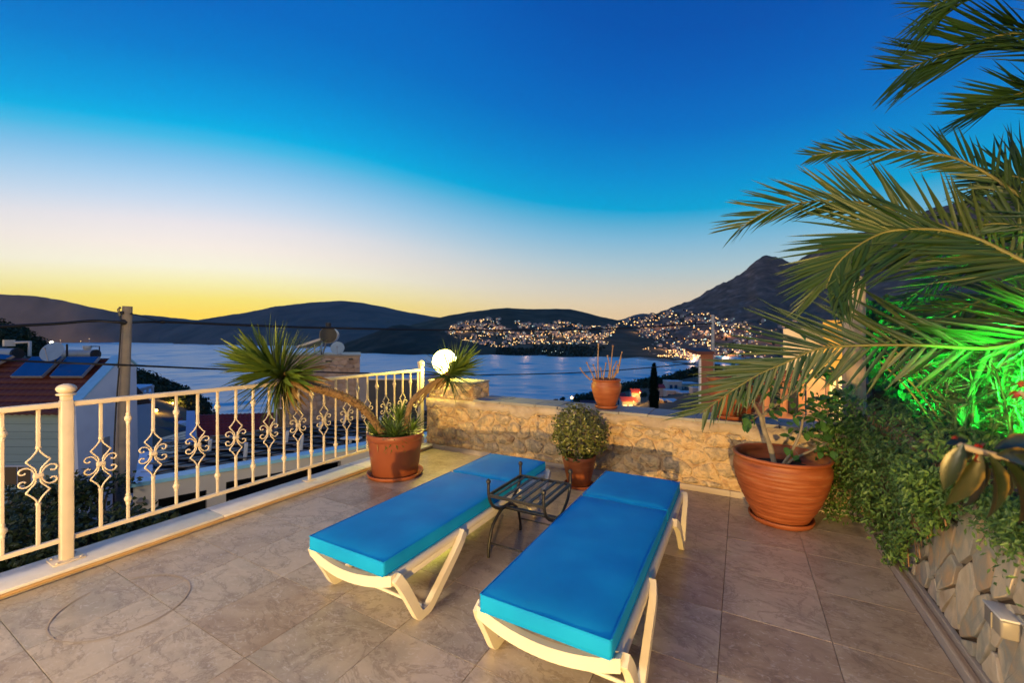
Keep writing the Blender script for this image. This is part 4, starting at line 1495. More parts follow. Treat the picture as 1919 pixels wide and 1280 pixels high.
def tiled_slope(parent, p00, p10, p11, p01, nu, nv, m=ROOFT, nm="roof_tile", thick=.05):
    """roof plane with overlapping tile courses: p00-p10 along the eave, p01-p11 along the ridge; each course a part with rolled tiles"""
    p00, p10, p11, p01 = map(Vector, (p00, p10, p11, p01))
    nrm_ = (p10 - p00).cross(p01 - p00).normalized()
    if nrm_.z < 0:
        nrm_ = -nrm_
    for j in range(nv):
        a0, b0 = p00.lerp(p01, j / nv), p10.lerp(p11, j / nv)
        a1, b1 = p00.lerp(p01, min(1.0, (j + 1.12) / nv)), p10.lerp(p11, min(1.0, (j + 1.12) / nv))
        V, Fc = [], []
        k4 = nu * 4
        for i in range(k4 + 1):
            u = i / k4
            h = (.5 + .5 * math.cos(u * nu * 2 * math.pi)) * thick * .9
            lift = thick * .8
            V += [a0.lerp(b0, u) + nrm_ * (h + lift), a0.lerp(b0, u) + nrm_ * (h - .01), a1.lerp(b1, u) + nrm_ * h * .8]
        for i in range(k4):
            q = i * 3
            Fc += [[q, q + 3, q + 5, q + 2], [q + 1, q + 4, q + 3, q]]
        MB().add(V, Fc, 0, True).build(nm, m, parent)


def dish(t, c, r, look, m=BLUE_DISH, nm="dish"):
    look = Vector(look).normalized()
    q = look.to_track_quat("Z", "Y").to_matrix()
    prof = [(r * k / 8, .22 * r * (k / 8) ** 2 - .22 * r) for k in range(9)]
    tmp = MB().lathe([(max(a, 1e-5), b) for a, b in prof] + [(r, .01)], (0, 0, 0), 28)
    MB().add([Vector(c) + q @ v for v in tmp.V], tmp.F, 0, True).build(nm, m, t)
    b = Vector(c) + look * r * .8
    d = MB().tube([Vector(c) + q @ Vector((0, -r, 0)), b], .012 * r / .4, 6)
    d.sphere(b, r * .11, 10, 6)
    d.build("feed_arm", STEEL, t)


# house on the left: sage siding front, red roof, white gable parapet
D0 = 12.5
XA, XG = -26.0, pxX(158, D0)                 # front from far left to the gable corner
ZE = row_z(763, D0)                          # eave height
YR = D0 * 802 / 725.0                        # ridge depth
ZR = row_z(677, YR)
h1 = empty("house", W(XG - 4, D0 + 1, -6), "neighbour house with sage siding, dark red tiled roof and white gable beyond the railing", "house")
for k in range(26):
    z0 = ZE - .05 - (k + 1) * .23
    MB().cbox(XA, XG - .02, D0, D0 + .06, z0, z0 + .222).build("siding_board", SIDING, h1)
body = MB()
body.cbox(XA, XG - .3, D0 + .08, D0 + 1.7, -7.5, ZE - .1)
body.build("wall", HOUSE_W, h1)
tiled_slope(h1, W(XA, D0 - .25, ZE - .2), W(XG - .02, D0 - .25, ZE - .2), W(XG - .02, YR, ZR), W(XA, YR, ZR), 60, 9)
MB().prism([W(XA, D0, ZE - .2), W(XA, YR, ZR - .12), W(XA, YR + 1.4, ZE - .3)], W(XG - XA - .3, 0, 0)).build("roof_core", DARKM, h1)
MB().tube([W(XA, YR, ZR + .03), W(XG - .02, YR, ZR + .03)], .07, 8).build("ridge_tiles", ROOFT, h1)
# gable wall with stepped sloping parapet: profile in depth
GX0, GX1 = XG, XG + .02


def gp(px, py, X=XG):
    d = X / ((px - 960) / F_PX)
    return d, row_z(py, d)


prf = [gp(158, 1120), gp(142, 762), gp(228, 671), gp(243, 675), gp(256, 686), gp(263, 1060)]
pts = [W(XG - .28, d, z) for d, z in prf]
MB().prism(pts, W(.28, 0, 0)).build("gable_wall", HOUSE_W, h1)
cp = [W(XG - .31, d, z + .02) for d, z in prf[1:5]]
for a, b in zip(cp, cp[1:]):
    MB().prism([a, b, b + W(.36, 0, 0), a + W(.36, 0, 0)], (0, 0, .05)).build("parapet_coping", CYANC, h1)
wd, wz = gp(196, 835)
MB().cbox(XG - .01, XG + .02, wd - .08, wd + .16, row_z(855, wd), row_z(820, wd)).build("shutter", mat("grey_shutter", (.38, .36, .34), .7, 6), h1)
wnd = MB().cbox(pxX(8, D0), pxX(64, D0), D0 - .03, D0 + .02, row_z(912, D0), row_z(872, D0)).build("window", TRIMW, h1)
for k in range(2):
    MB().cbox(pxX(11 + 26 * k, D0), pxX(34 + 26 * k, D0), D0 - .045, D0 - .025, row_z(909, D0), row_z(875, D0)).build("pane", GLASS, wnd)
# balcony block behind
ddb = 17.0
bal = MB().cray(240, 286, ddb, ddb + 3, -7, row_z(735, ddb)).build("balcony_block", HOUSE_W, h1)
MB().prism([W(pxX(252, ddb), ddb - .02, row_z(737, ddb)), W(pxX(286, ddb), ddb - .02, row_z(727, ddb)), W(pxX(286, ddb), ddb - .02, row_z(722, ddb)), W(pxX(252, ddb), ddb - .02, row_z(732, ddb))], W(0, .12, 0)).build("balcony_rail", TRIMW, bal)
for k in range(4):
    x = pxX(256 + 9 * k, ddb)
    MB().cbox(x, x + .06, ddb + .02, ddb + .08, row_z(742, ddb), row_z(729 - k * 2, ddb)).build("baluster", TRIMW, bal)
# solar water heaters standing on the roof
nn = Vector(W(0, -1, 0)).normalized()


def roofp(px, py, lift=.16):                 # a point on the roof plane under a pixel
    dirv = W((px - 960) / F_PX, 1, 0) + Vector((0, 0, -(py - HY) / F_PX))
    # plane: z = ZE-.2 + (Y - D0+.25) * k
    k = (ZR - ZE + .2) / (YR - D0 + .25)
    # camera-frame: Y = t, z = EYE - t*(py-HY)/F
    t = (EYE - (ZE - .2) + k * (D0 - .25)) / ((py - HY) / F_PX + k)
    return W((px - 960) / F_PX * t, t, row_z(py, t)) + Vector((0, 0, lift)) + nn * lift


def solar(label, panels, tank, base):
    t = empty("solar_water_heater", base, label, "solar heater", "solar water heaters on the neighbour roofs")
    for q in panels:
        P4 = [roofp(*c) for c in q]
        n = (P4[1] - P4[0]).cross(P4[3] - P4[0]).normalized()
        if n.z < 0:
            n = -n
        fr_ = MB().prism(P4, n * .08).build("panel_frame", STEEL, t)
        c = sum(P4, Vector((0, 0, 0))) / 4
        inn = [c + (p - c) * .965 + n * .081 for p in P4]
        MB().prism(inn, n * .006).build("panel_glass", PANEL, fr_)
    a, b, r = tank
    MB().tube([a, a.lerp(b, .5), b], r, 20).build("tank", TANKW, t)
    for e, d in ((a, a - b), (b, b - a)):
        MB().tube([e - d.normalized() * .02, e + d.normalized() * .05], r * 1.03, 20).build("tank_cap", DARKM, t)
    for u in (.2, .5, .8):
        p = a.lerp(b, u)
        MB().tube([p + Vector((0, 0, -r)), p + Vector((0, 0, -r - .35))], .025, 6).build("stand", STEEL, t)
    return t


dt = YR + .45
ta, tb_ = W(pxX(110, dt), dt, row_z(664, dt)), W(pxX(179, dt), dt, row_z(664, dt))
so = solar("solar heater with two blue panels and cream tank on the neighbour roof ridge", [[(34, 717), (92, 717), (131, 680), (74, 680)], [(107, 717), (166, 717), (199, 680), (139, 680)]], (ta, tb_, .16), ta)
dp_ = W(pxX(164, dt), dt, row_z(652, dt))
fun = MB().lathe([(.03, -.14), (.11, -.02), (.12, .07), (.115, .075)], dp_, 16).build("filler_funnel", TANKW, so)
MB().tube([dp_ + Vector((0, 0, .05)), dp_ + W(.42, 0, .05), dp_ + W(.42, 0, -.45)], .018, 6).build("pipe", DARKM, fun)
so2 = solar("older solar heater cut by the left picture edge with white tank", [[(-60, 690), (-4, 700), (40, 678), (-10, 672)]], (W(pxX(-50, dt), dt, row_z(663, dt)), W(pxX(32, dt), dt, row_z(663, dt)), .19), W(pxX(0, dt), dt, row_z(668, dt)))
MB().tube([W(pxX(16, dt), dt + .2, row_z(642, dt)), W(pxX(44, dt), dt + .2, row_z(641, dt)), W(pxX(43, dt), dt + .2, row_z(668, dt))], .05, 8).build("pipe", TANKW, so2)
MB().box(W(pxX(4, dt), dt + .2, row_z(643, dt)), (.25, .25, .22)).build("header_box", TANKW, so2)
d1_ = empty("satellite_dish", W(pxX(98, 13.3), 13.3, row_z(676, 13.3)), "pale blue satellite dish beside the neighbour roof water tank", "satellite dish")
dish(d1_, W(pxX(98, 13.3), 13.3, row_z(659, 13.3)), .33, W(.15, -1, .45))
MB().tube([W(pxX(98, 13.3), 13.4, row_z(659, 13.3)), W(pxX(98, 13.3), 13.4, row_z(688, 13.3))], .03, 6).build("mast", DARKM, d1_)
MB().tube([W(pxX(126, 13.9), 13.9, row_z(645, 13.9)), W(pxX(126, 13.9), 13.9, row_z(680, 13.9))], .03, 6).build("vent_pipe", DARKM, h1)

# concrete utility pole and its cables
PD = 7.0
up = empty("utility_pole", at(222, 985, PD), "leaning concrete utility pole with cables beyond the railing", "utility pole")
MB().tube([at(221, 1015, PD), at(230, 800, PD), at(239.5, 574, PD)], [.088, .078, .066], 10).build("pole_shaft", CONC, up)
for (px, py, r) in ((229, 586, .03), (231, 604, .05), (247, 588, .02)):
    MB().sphere(at(px, py, PD - .08), r, 10, 6).build("insulator", DARKM, up)
MB().tube([at(226, 592, PD - .1), at(222, 580, PD - .1), at(226, 576, PD - .1)], .018, 6).build("bracket", BRONZE, up)
MB().tube([at(222, 690, PD - .13), at(228, 605, PD - .11), at(226, 590, PD - .1)], .010, 5).build("drop_wire", WIRE, up)
MB().tube(spline([at(216, 985, PD - .15), at(213, 900, PD - .2), at(217, 780, PD - .15), at(224, 690, PD - .12)], 14), .011, 5).build("drop_wire", WIRE, up)
cu = empty("upper_cable", at(231, 604, PD), "black twisted upper cable running from the utility pole across the bay view", "cable")
MB().tube(spline([at(-120, 622, 5.5), at(0, 612, 6), at(100, 607, 6.5), at(180, 601, 6.9), at(231, 604, PD - .1), at(308, 603, 8), at(480, 610, 10), at(640, 615, 12.5), at(900, 619, 17), at(1120, 617, 20), at(1336, 606, 22)], 90), [.022] * 30 + [.022 + .016 * (i / 60) for i in range(61)], 6).build("cable", WIRE, cu)
MB().tube(spline([at(247, 588, PD - .1), at(275, 595, 7.4), at(300, 603, 7.8)], 12), .008, 5).build("guy_wire", WIRE, cu)
MB().sphere(at(305, 603, 7.95), .04, 8, 6, 0, (1.6, 1.6, 1)).build("splice", WIRE, cu)
cl_ = empty("lower_cable", at(226, 684, PD), "single black lower cable sagging from the left over the sea", "cable")
MB().tube(spline([at(-120, 667, 5.6), at(0, 674.5, 6.2), at(120, 680, 6.8), at(226, 684, PD - .12), at(440, 693, 9.5), at(620, 698, 12), at(800, 702, 15), at(905, 702.5, 17), at(1010, 701, 18.5), at(1110, 697, 20), at(1230, 688, 21), at(1336, 676, 22)], 90), [.014 + .012 * (i / 90) for i in range(91)], 6).build("cable", WIRE, cl_)
p2 = empty("thin_pole", W(pxX(1337, 22), 22, -7), "thin grey pole standing behind the palm frond by the town view", "utility pole")
MB().tube([at(1337, 900, 22), at(1336, 590, 22)], [.11, .085], 8).build("pole_shaft", STEEL, p2)

# low white building under the railing with barred openings
A_, B_ = at(250, 907, 6.5), at(694, 829, 8.95)
A_.z = B_.z = row_z(907, 6.5)
dv = (B_ - A_).normalized()
nv = Vector((dv.y, -dv.x, 0))
if nv.dot(Vector((0, 0, 0)) - A_) < 0:
    nv = -nv
ZT_ = A_.z
lb = empty("low_white_building", A_ + Vector((0, 0, -4)), "low beige building front with pale coping and barred openings under the railing", "building")


def lbp(u, z, o=0):
    return A_ + dv * u + nv * o + Vector((0, 0, z - ZT_))


def lbu(px):                                  # distance along the front under a pixel column
    a = math.atan2(1, 0)
    Xa, Ya = (CT * A_.x + ST * A_.y), (-ST * A_.x + CT * A_.y)
    Xd, Yd = (CT * dv.x + ST * dv.y), (-ST * dv.x + CT * dv.y)
    m = (px - 960) / F_PX
    return (m * Ya - Xa) / (Xd - m * Yd)


def lbz(px, py):
    u = lbu(px)
    Y = -ST * (A_.x + dv.x * u) + CT * (A_.y + dv.y * u)
    return row_z(py, Y)


UE = 7.5
o1, o2 = (lbu(297), lbu(388)), (lbu(424), lbu(640))
zt1, zb1 = lbz(340, 928), lbz(340, 1010)
zt2, zb2 = lbz(500, 890), lbz(470, 960)
wm = MB()


def wallpiece(u0, u1, z0, z1):
    wm.prism([lbp(u0, z0), lbp(u1, z0), lbp(u1, z1), lbp(u0, z1)], -nv * .22)


wallpiece(0, o1[0], -6, ZT_ - .05)
wallpiece(o1[0], o1[1], zt1, ZT_ - .05)
wallpiece(o1[0], o1[1], -6, zb1)
wallpiece(o1[1], o2[0], -6, ZT_ - .05)
wallpiece(o2[0], o2[1], zt2, ZT_ - .05)
wallpiece(o2[0], o2[1], -6, zb2)
wallpiece(o2[1], UE, -6, ZT_ - .05)
wm.build("front_wall", BEIGE, lb)
MB().prism([lbp(0, -6, -.22), lbp(0, ZT_ - .05, -.22), lbp(0, ZT_ - .05, -2.6), lbp(0, -6, -2.6)], dv * .22).build("side_wall", HOUSE_W, lb)
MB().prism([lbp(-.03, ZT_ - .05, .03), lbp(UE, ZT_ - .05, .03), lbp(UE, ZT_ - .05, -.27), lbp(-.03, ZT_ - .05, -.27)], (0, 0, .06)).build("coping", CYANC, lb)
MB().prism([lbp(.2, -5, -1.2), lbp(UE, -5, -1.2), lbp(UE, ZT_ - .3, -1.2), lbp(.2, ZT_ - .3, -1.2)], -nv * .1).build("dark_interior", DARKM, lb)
for (u0, u1, zt, zb) in ((o1[0], o1[1], zt1, zb1), (o2[0], o2[1], zt2, zb2)):
    wi = MB().prism([lbp(u0, zt - .05, -.10), lbp(u1, zt - .05, -.10), lbp(u1, zt, -.10), lbp(u0, zt, -.10)], -nv * .05).build("opening_frame", DARKM, lb)
    n = int((u1 - u0) / .12)
    for k in range(n):
        u = u0 + (u1 - u0) * (k + .5) / n
        zc = zb + (zt - zb) * .42
        MB().tube([lbp(u, zb, -.12), lbp(u, zc, -.12)], .016, 6).build("bar", mat("bar_brown", (.22, .14, .10), .6, 6) if k == 0 and u0 == o1[0] else bpy.data.materials["bar_brown"], wi)
uq = lbu(265)
MB().sphere(lbp(uq, lbz(265, 938), .06), .06, 12, 8, 0, (1, 1, .6)).build("wall_light", GREY_PLASTIC, lb)

# slate roof behind that wall: diamond slates in mixed tones, pale vent pipes
SLATES = mat("dark_roof_slate", [(0.018, 0.024, 0.032), (0.03, 0.038, 0.05), (0.14, 0.11, 0.10), (0.26, 0.21, 0.19)], 0.6, 2.0, rand="obj", rw=0.9)
sr = empty("slate_roof", lbp(2, ZT_, -2), "dark slate roof with pale vent pipes behind the low white building", "roof")


def srp(u, w):                                # u along the wall, w away from it
    return lbp(.6 + u, ZT_ - .14 + .03 * w, -.35 - w)


MB().prism([srp(-.7, 0), srp(6.6, 0), srp(6.9, 2.9), srp(.4, 2.9)], (0, 0, -.10)).build("deck", DARKM, sr)
for j in range(11):
    for i in range(17):
        u0, w0 = -.6 + i * .44 + (j % 2) * .22 + .1 * j * .25, j * .27
        q = [(u0, w0), (u0 + .25, w0 - .15), (u0 + .46, w0 + .10), (u0 + .21, w0 + .26)]
        pts = [srp(u + R.uniform(-.03, .03), max(0, w)) + Vector((0, 0, .008 + (.05 if k < 2 else 0) + R.uniform(0, .012))) for k, (u, w) in enumerate(q)]
        MB().prism(pts, (0, 0, .018)).build("slate", SLATES, sr)
for (u, w, hh) in ((1.0, .5, .35), (1.9, 1.3, .3), (2.0, .45, .35), (3.0, .4, .12), (4.2, 1.6, .3), (.5, 1.5, .28), (2.8, 2.0, .25), (4.9, .6, .2), (3.5, 2.3, .25)):
    MB().tube([srp(u, w), srp(u, w) + Vector((.05, 0, hh))], .035, 8).build("vent_pipe", TRIMW, sr)
MB().box(srp(3.05, .42) + Vector((0, 0, .14)), (.42, .22, .03), 0, Matrix.Rotation(.3, 3, "Z")).build("vent_cap", TRIMW, sr)

# red roofed house between slate roof and the sea
DR = 17.0
h2 = empty("house", W(pxX(430, DR), DR, -6), "house with bright red tiled roof and white verge behind the slate roof", "house")
e0, e1 = W(pxX(372, DR), DR, row_z(838, DR)), W(pxX(640, DR), DR, row_z(838, DR))
r0, r1 = W(pxX(367, DR + 2.2), DR + 2.2, row_z(778, DR + 2.2)), W(pxX(620, DR + 2.2), DR + 2.2, row_z(771, DR + 2.2))
RED2 = mat("bright_roof_tile", [(0.26, 0.035, 0.03), (0.38, 0.06, 0.05)], 0.6, 3, rand="obj", rw=0.5)
tiled_slope(h2, e0, e1, r1, r0, 30, 11, RED2)
MB().prism([e0 + W(-.45, -.1, -.1), r0 + W(-.42, 0, -.02), r0 + W(-.02, 0, -.02), e0 + W(-.02, -.1, -.1)], (0, 0, .22)).build("verge", HOUSE_W, h2)
MB().cbox(pxX(372, DR) - .3, pxX(640, DR), DR + .1, DR + 4, -9, row_z(842, DR)).build("wall", HOUSE_W, h2)
MB().prism([e0 + W(0, .15, -.12), r0 + W(0, .1, -.15), r0 + W(0, 2.6, -1.6)], W(pxX(640, DR) - pxX(372, DR), 0, 0)).build("roof_core", DARKM, h2)

# stone tower with a solar heater and dishes on its flat roof
DT = 15.0
TSTONE = mat("tower_stone", [(0.19, 0.12, 0.085), (0.34, 0.24, 0.18), (0.44, 0.33, 0.26), (0.30, 0.21, 0.165)], 0.9, 4, 8, rand="obj", rw=0.5, bump=0.5)
TMORT = mat("tower_mortar", [(0.30, 0.22, 0.17), (0.40, 0.31, 0.25)], 0.9, 5, bump=0.4)
tw_ = empty("stone_tower", W(pxX(610, DT), DT, -6), "square stone clad tower house standing behind the yucca", "building")
tx0, tx1, tz = pxX(514, DT), pxX(675, DT), row_z(668, DT)
MB().cray(514, 675, DT, DT + 3, -6, tz).build("wall", TMORT, tw_)
MB().cray(512, 676.5, DT - .05, DT + 3.05, tz + .002, tz + .06).build("roof_slab", GREY_PLASTIC, tw_)
Pt = lambda u, v, o: W(u, DT - o, v)
rt = random.Random(5)
for poly in cells(tx0, tx1, row_z(862, DT), tz - .03, .30, .17, .33, .012, rnd=rt):
    c = sum(poly, Vector((0, 0))) / len(poly)
    X_, z_ = c.x, c.y
    if pxX(521, DT) < X_ < pxX(532, DT) and row_z(805, DT) < z_ < row_z(765, DT):
        continue
    q = round_poly(poly, .2, rt, .008)[:16]
    MB().add(*stone_mesh(q, Pt, rt.uniform(.012, .03), .006), 0, False).build("stone", TSTONE, tw_)
wv = MB().cbox(pxX(519, DT), pxX(533, DT), DT - .03, DT + .02, row_z(806, DT), row_z(764, DT)).build("window", TRIMW, tw_)
MB().cbox(pxX(521, DT), pxX(531, DT), DT - .04, DT - .02, row_z(804, DT), row_z(766, DT)).build("pane", GLASS, wv)
for (px, py, w, h) in ((617, 677, 11, 3), (659, 673, 8, 2.5)):
    MB().cbox(pxX(px - w / 2, DT), pxX(px + w / 2, DT), DT - .045, DT - .02, row_z(py + h / 2, DT), row_z(py - h / 2, DT)).build("vent_slot", DARKM, tw_)
s3 = empty("solar_water_heater", W(pxX(610, DT + .8), DT + .8, tz + .06), "solar heater with round black ended tank on the stone tower roof", "solar heater", "solar water heaters on the neighbour roofs")
ca = W(pxX(618, DT + .6), DT + .5, row_z(628, DT + .6))
axd = W(-.35, 1, 0).normalized()
MB().tube([ca, ca + axd * .6, ca + axd * 1.2], .31, 24).build("tank", TANKW, s3)
MB().tube([ca - axd * .05, ca + axd * .03], .30, 24).build("tank_cap", DARKM, s3)
MB().tube([ca + Vector((0, 0, .30)), ca + Vector((0, 0, .46))], .10, 10).build("vent", DARKM, s3)
for s in (-1, 1):
    MB().tube([ca + W(s * .2, .3, -.25), W(pxX(618, DT + .6) + s * .35, DT + .8, tz + .06)], .03, 6).build("stand", STEEL, s3)
pq = [W(pxX(560, DT + .6), DT + .4, tz + .28), W(pxX(603, DT + .6), DT + .5, row_z(638, DT + .6)), W(pxX(606, DT + .6), DT + 1.9, row_z(638, DT + .6)), W(pxX(563, DT + .6), DT + 1.8, tz + .28)]
pf = MB().prism(pq, (0, 0, .09)).build("panel_frame", TANKW, s3)
MB().prism([p + Vector((0, 0, .092)) for p in pq], (0, 0, .005)).build("panel_glass", PANEL, pf)
for (x, y) in ((575, 650), (590, 645)):
    MB().tube([at(x, y, DT + .9), W(pxX(x, DT + .9), DT + .9, tz + .06)], .025, 6).build("strut", STEEL, s3)
for k, (px, py, r, lk, lb_) in enumerate(((633, 652, .24, (.3, -1, .3), "round pale blue satellite dish below the black ended tank on the tower"), (602, 652, .22, (-1.6, -1, .4), "edge on pale blue satellite dish beside the tower solar panel"))):
    d_ = empty("satellite_dish", W(pxX(px, DT + .3), DT + .3, tz + .06), lb_, "satellite dish", "dishes on the stone tower")
    dish(d_, W(pxX(px, DT + .3), DT + .3, row_z(py, DT + .3)), r, W(*lk))
    MB().tube([W(pxX(px, DT + .35), DT + .36, row_z(py, DT + .3)), W(pxX(px, DT + .3), DT + .35, tz + .06)], .022, 6).build("mast", DARKM, d_)

# plain grey wall and dark clad block right of the tower
gb_ = empty("dark_clad_building", W(pxX(735, 14), 14, -6), "dark panelled block with white parapet edge between tower and lamp pillar", "building")
MB().cray(674, 692, 14.4, 17, -6, row_z(709, 14.4)).build("grey_wall", mat("grey_render", (.30, .28, .29), .85, 2), gb_)
for k in range(6):
    x0, x1 = pxX(691 + 17 * k, 14), pxX(691 + 17 * (k + 1), 14)
    MB().cbox(x0 + .01, x1 - .01, 14, 14.06, -6, row_z(713, 14)).build("panel", mat("slate_blue_panel", [(.035, .038, .05), (.05, .053, .065)], .5, 3, rand="obj") if k == 0 else bpy.data.materials["slate_blue_panel"], gb_)
MB().cbox(pxX(690, 14), pxX(794, 14), 14.07, 17, -6, row_z(712, 14)).build("wall", BEIGE, gb_)
MB().cbox(pxX(689, 14), pxX(794, 14), 13.95, 17.05, row_z(711.5, 14), row_z(709, 14)).build("parapet_edge", TRIMW, gb_)

# little lane and houses between the left gable and the slate roof
for k, (px, py, d, w, h, dep, rc, lab) in enumerate(((285, 800, 40, 3.2, 2.2, 3, 1, "small house with red roof below the lit lane, leftmost of the cluster"), (300, 822, 34, 3.0, 2.0, 3, 1, "small red roofed house behind the gable, lower of the cluster"),
                                                     (340, 830, 30, 4.2, 1.2, 4, 0, "pale flat slabbed roof house beside the red tiled roof"), (283, 858, 22, 2.4, 1.0, 2, 0, "low white parapet house under the gable corner"))):
    b = empty("house", at(px, py + 20, d), lab, "house", "houses below the lane on the left slope")
    X, z = pxX(px, d), row_z(py, d)
    MB().cbox(X - w / 2, X + w / 2, d, d + dep, z - 8, z).build("wall", HOUSE_W, b)
    if rc:
        for j in range(2):
            zz = z - j * 1.3
            MB().prism([W(X - w * .56, d - .8, zz - .25), W(X + w * .56, d - .8, zz - .25), W(X + w * .56, d + dep * .5, zz + .5), W(X - w * .56, d + dep * .5, zz + .5)], (0, 0, .12)).build("roof", RED2, b)
        MB().cbox(X - w * .1, X + w * .2, d - .05, d + .02, z - 1.2, z - .4).build("window", GLASS, b)
    else:
        MB().cbox(X - w * .52, X + w * .52, d - .1, d + dep, z + .01, z + .15).build("roof_slab", TRIMW, b)
        for j in range(5):
            MB().cbox(X - w * .48 + w * .19 * j, X - w * .48 + w * .19 * j + w * .16, d + .1, d + dep - .2, z + .16, z + .2).build("roof_tile", GREY_PLASTIC, b)
for k, (px, py, d, pw) in enumerate(((325, 757, 62, 900), (292, 770, 48, 420), (278, 776, 46, 160))):
    s_ = empty("street_lamp", at(px, py + 22, d), ("bright orange street lamp on the dark slope under the top rail", "second orange street lamp left of the brightest one on the slope", "dim orange street lamp close to the gable corner")[k], "street lamp", "orange street lamps on the left slope")
    MB().tube([at(px, py + 30, d), at(px, py, d)], .05, 6).build("lamp_post", STEEL, s_)
    MB().sphere(at(px, py, d), .22, 10, 8).build("lamp_head", glow("sodium_lamp", (1, .45, .05), 12, False) if k == 0 else bpy.data.materials["sodium_lamp"], s_)
    lamp("sodium_light", "POINT", at(px, py, d - .5) + Vector((0, 0, .3)), pw, (1, .5, .08), .1)
hlp = empty("headland_lamp", at(97, 650, 150), "bright white lamp on the left headland above the dish", "street lamp")
MB().tube([at(97, 660, 150), at(97, 643, 150)], .12, 6).build("lamp_post", STEEL, hlp)
MB().sphere(at(97, 642.5, 149), .55, 12, 8).build("lamp_head", glow("white_lamp", (1, .95, .6), 14, False), hlp)
hs = empty("house", at(78, 660, 140), "small stone hut on the dark left headland", "house")
MB().box(at(78, 657, 140), (2.2, 2, 1.4)).build("wall", BEIGE, hs)
MB().box(at(78, 653.5, 140), (2.6, 2.4, .2)).build("roof", RED2, hs)

# garden trees and shrubs in the gap below the railing
LEAFD = mat("garden_leaf", [(0.012, 0.028, 0.010), (0.03, 0.055, 0.018), (0.05, 0.07, 0.022)], 0.5, 4, rand="island", rw=.7, sub=.1)


def tree(name, label, base, top, r, n, size, cat="tree", m=LEAFD, trunk=.05, nb=7, flat=.8, group=None):
    t = empty(name, base, label, cat, group)
    base, top = Vector(base), Vector(top)
    w = MB().tube(spline([base, base.lerp(top, .5) + Vector((R.uniform(-.1, .1), R.uniform(-.1, .1), 0)), top], 8), [trunk * (1 - .08 * i) for i in range(9)], 8)
    cr = MB()
    for k in range(nb):
        d = rdir()
        d.z = abs(d.z) * .8
        e = top + Vector((d.x * r * .75, d.y * r * .75, d.z * r * .7))
        w.tube(spline([base.lerp(top, R.uniform(.6, 1)), top.lerp(e, .5) + rdir() * r * .08, e], 6), [trunk * .5, trunk * .4, trunk * .3, trunk * .25, trunk * .2, trunk * .15, trunk * .1], 5)
        for j in range(n // nb):
            q = e + rdir() * r * .45 * R.random() ** .5
            q.z = top.z + (q.z - top.z) * flat
            nn_ = (rdir() + Vector((0, 0, .7))).normalized()
            l = rdir()
            l = (l - nn_ * l.dot(nn_)).normalized()
            cr.leaf(q, l, nn_, size * R.uniform(.7, 1.3), size * .55)
    w.build("trunk", BARK, t)
    cr.build("crown", m, t, kind="stuff")
    return t


for k, (px, py, d, zt, r, n, lab) in enumerate(((60, 1040, 5.6, 985, .75, 1300, "dark leafy shrub under the railing at the far left"), (140, 1020, 5.4, 1000, .7, 1200, "dark shrub below the ball topped railing post"),
                                              (190, 960, 6.2, 925, .5, 500, "thin leafy sapling in front of the utility pole"), (255, 1000, 5.6, 1000, .42, 600, "low bush at the corner of the low beige building"),
                                              (10, 900, 7.0, 960, .6, 600, "dark shrub against the sage siding at the left edge"), (110, 930, 6.6, 935, .45, 420, "wispy shrub between siding window and railing post"))):
    b = at(px, py + 160, d)
    tree("garden_shrub", lab, (b.x, b.y, b.z), at(px, zt, d), r, n, .085, "shrub", group="dark garden shrubs below the railing")
cov = MB()
for k in range(900):
    px = R.uniform(-40, 330)
    d = R.uniform(4.9, 6.4)
    p = at(px, 1000, d)
    p.z = R.uniform(-2.0, -.95) - .3 * R.random()
    clump(cov, p, .22, 12, .10)
cov.build("garden_undergrowth", LEAFD, label="dark undergrowth filling the garden strip below the kerb", kind="stuff")
MB().box((-6.6, 2, -2.6), (5.4, 12, .1)).build("garden_strip", SCRUB_G, label="dark strip of garden soil below the terrace", kind="structure")
MB().box((-3.93, 1.9, -2.2), (.12, 6.0, 4.3)).build("terrace_side_wall", PLASTER, label="outer side wall of the terrace below the kerb", kind="structure")

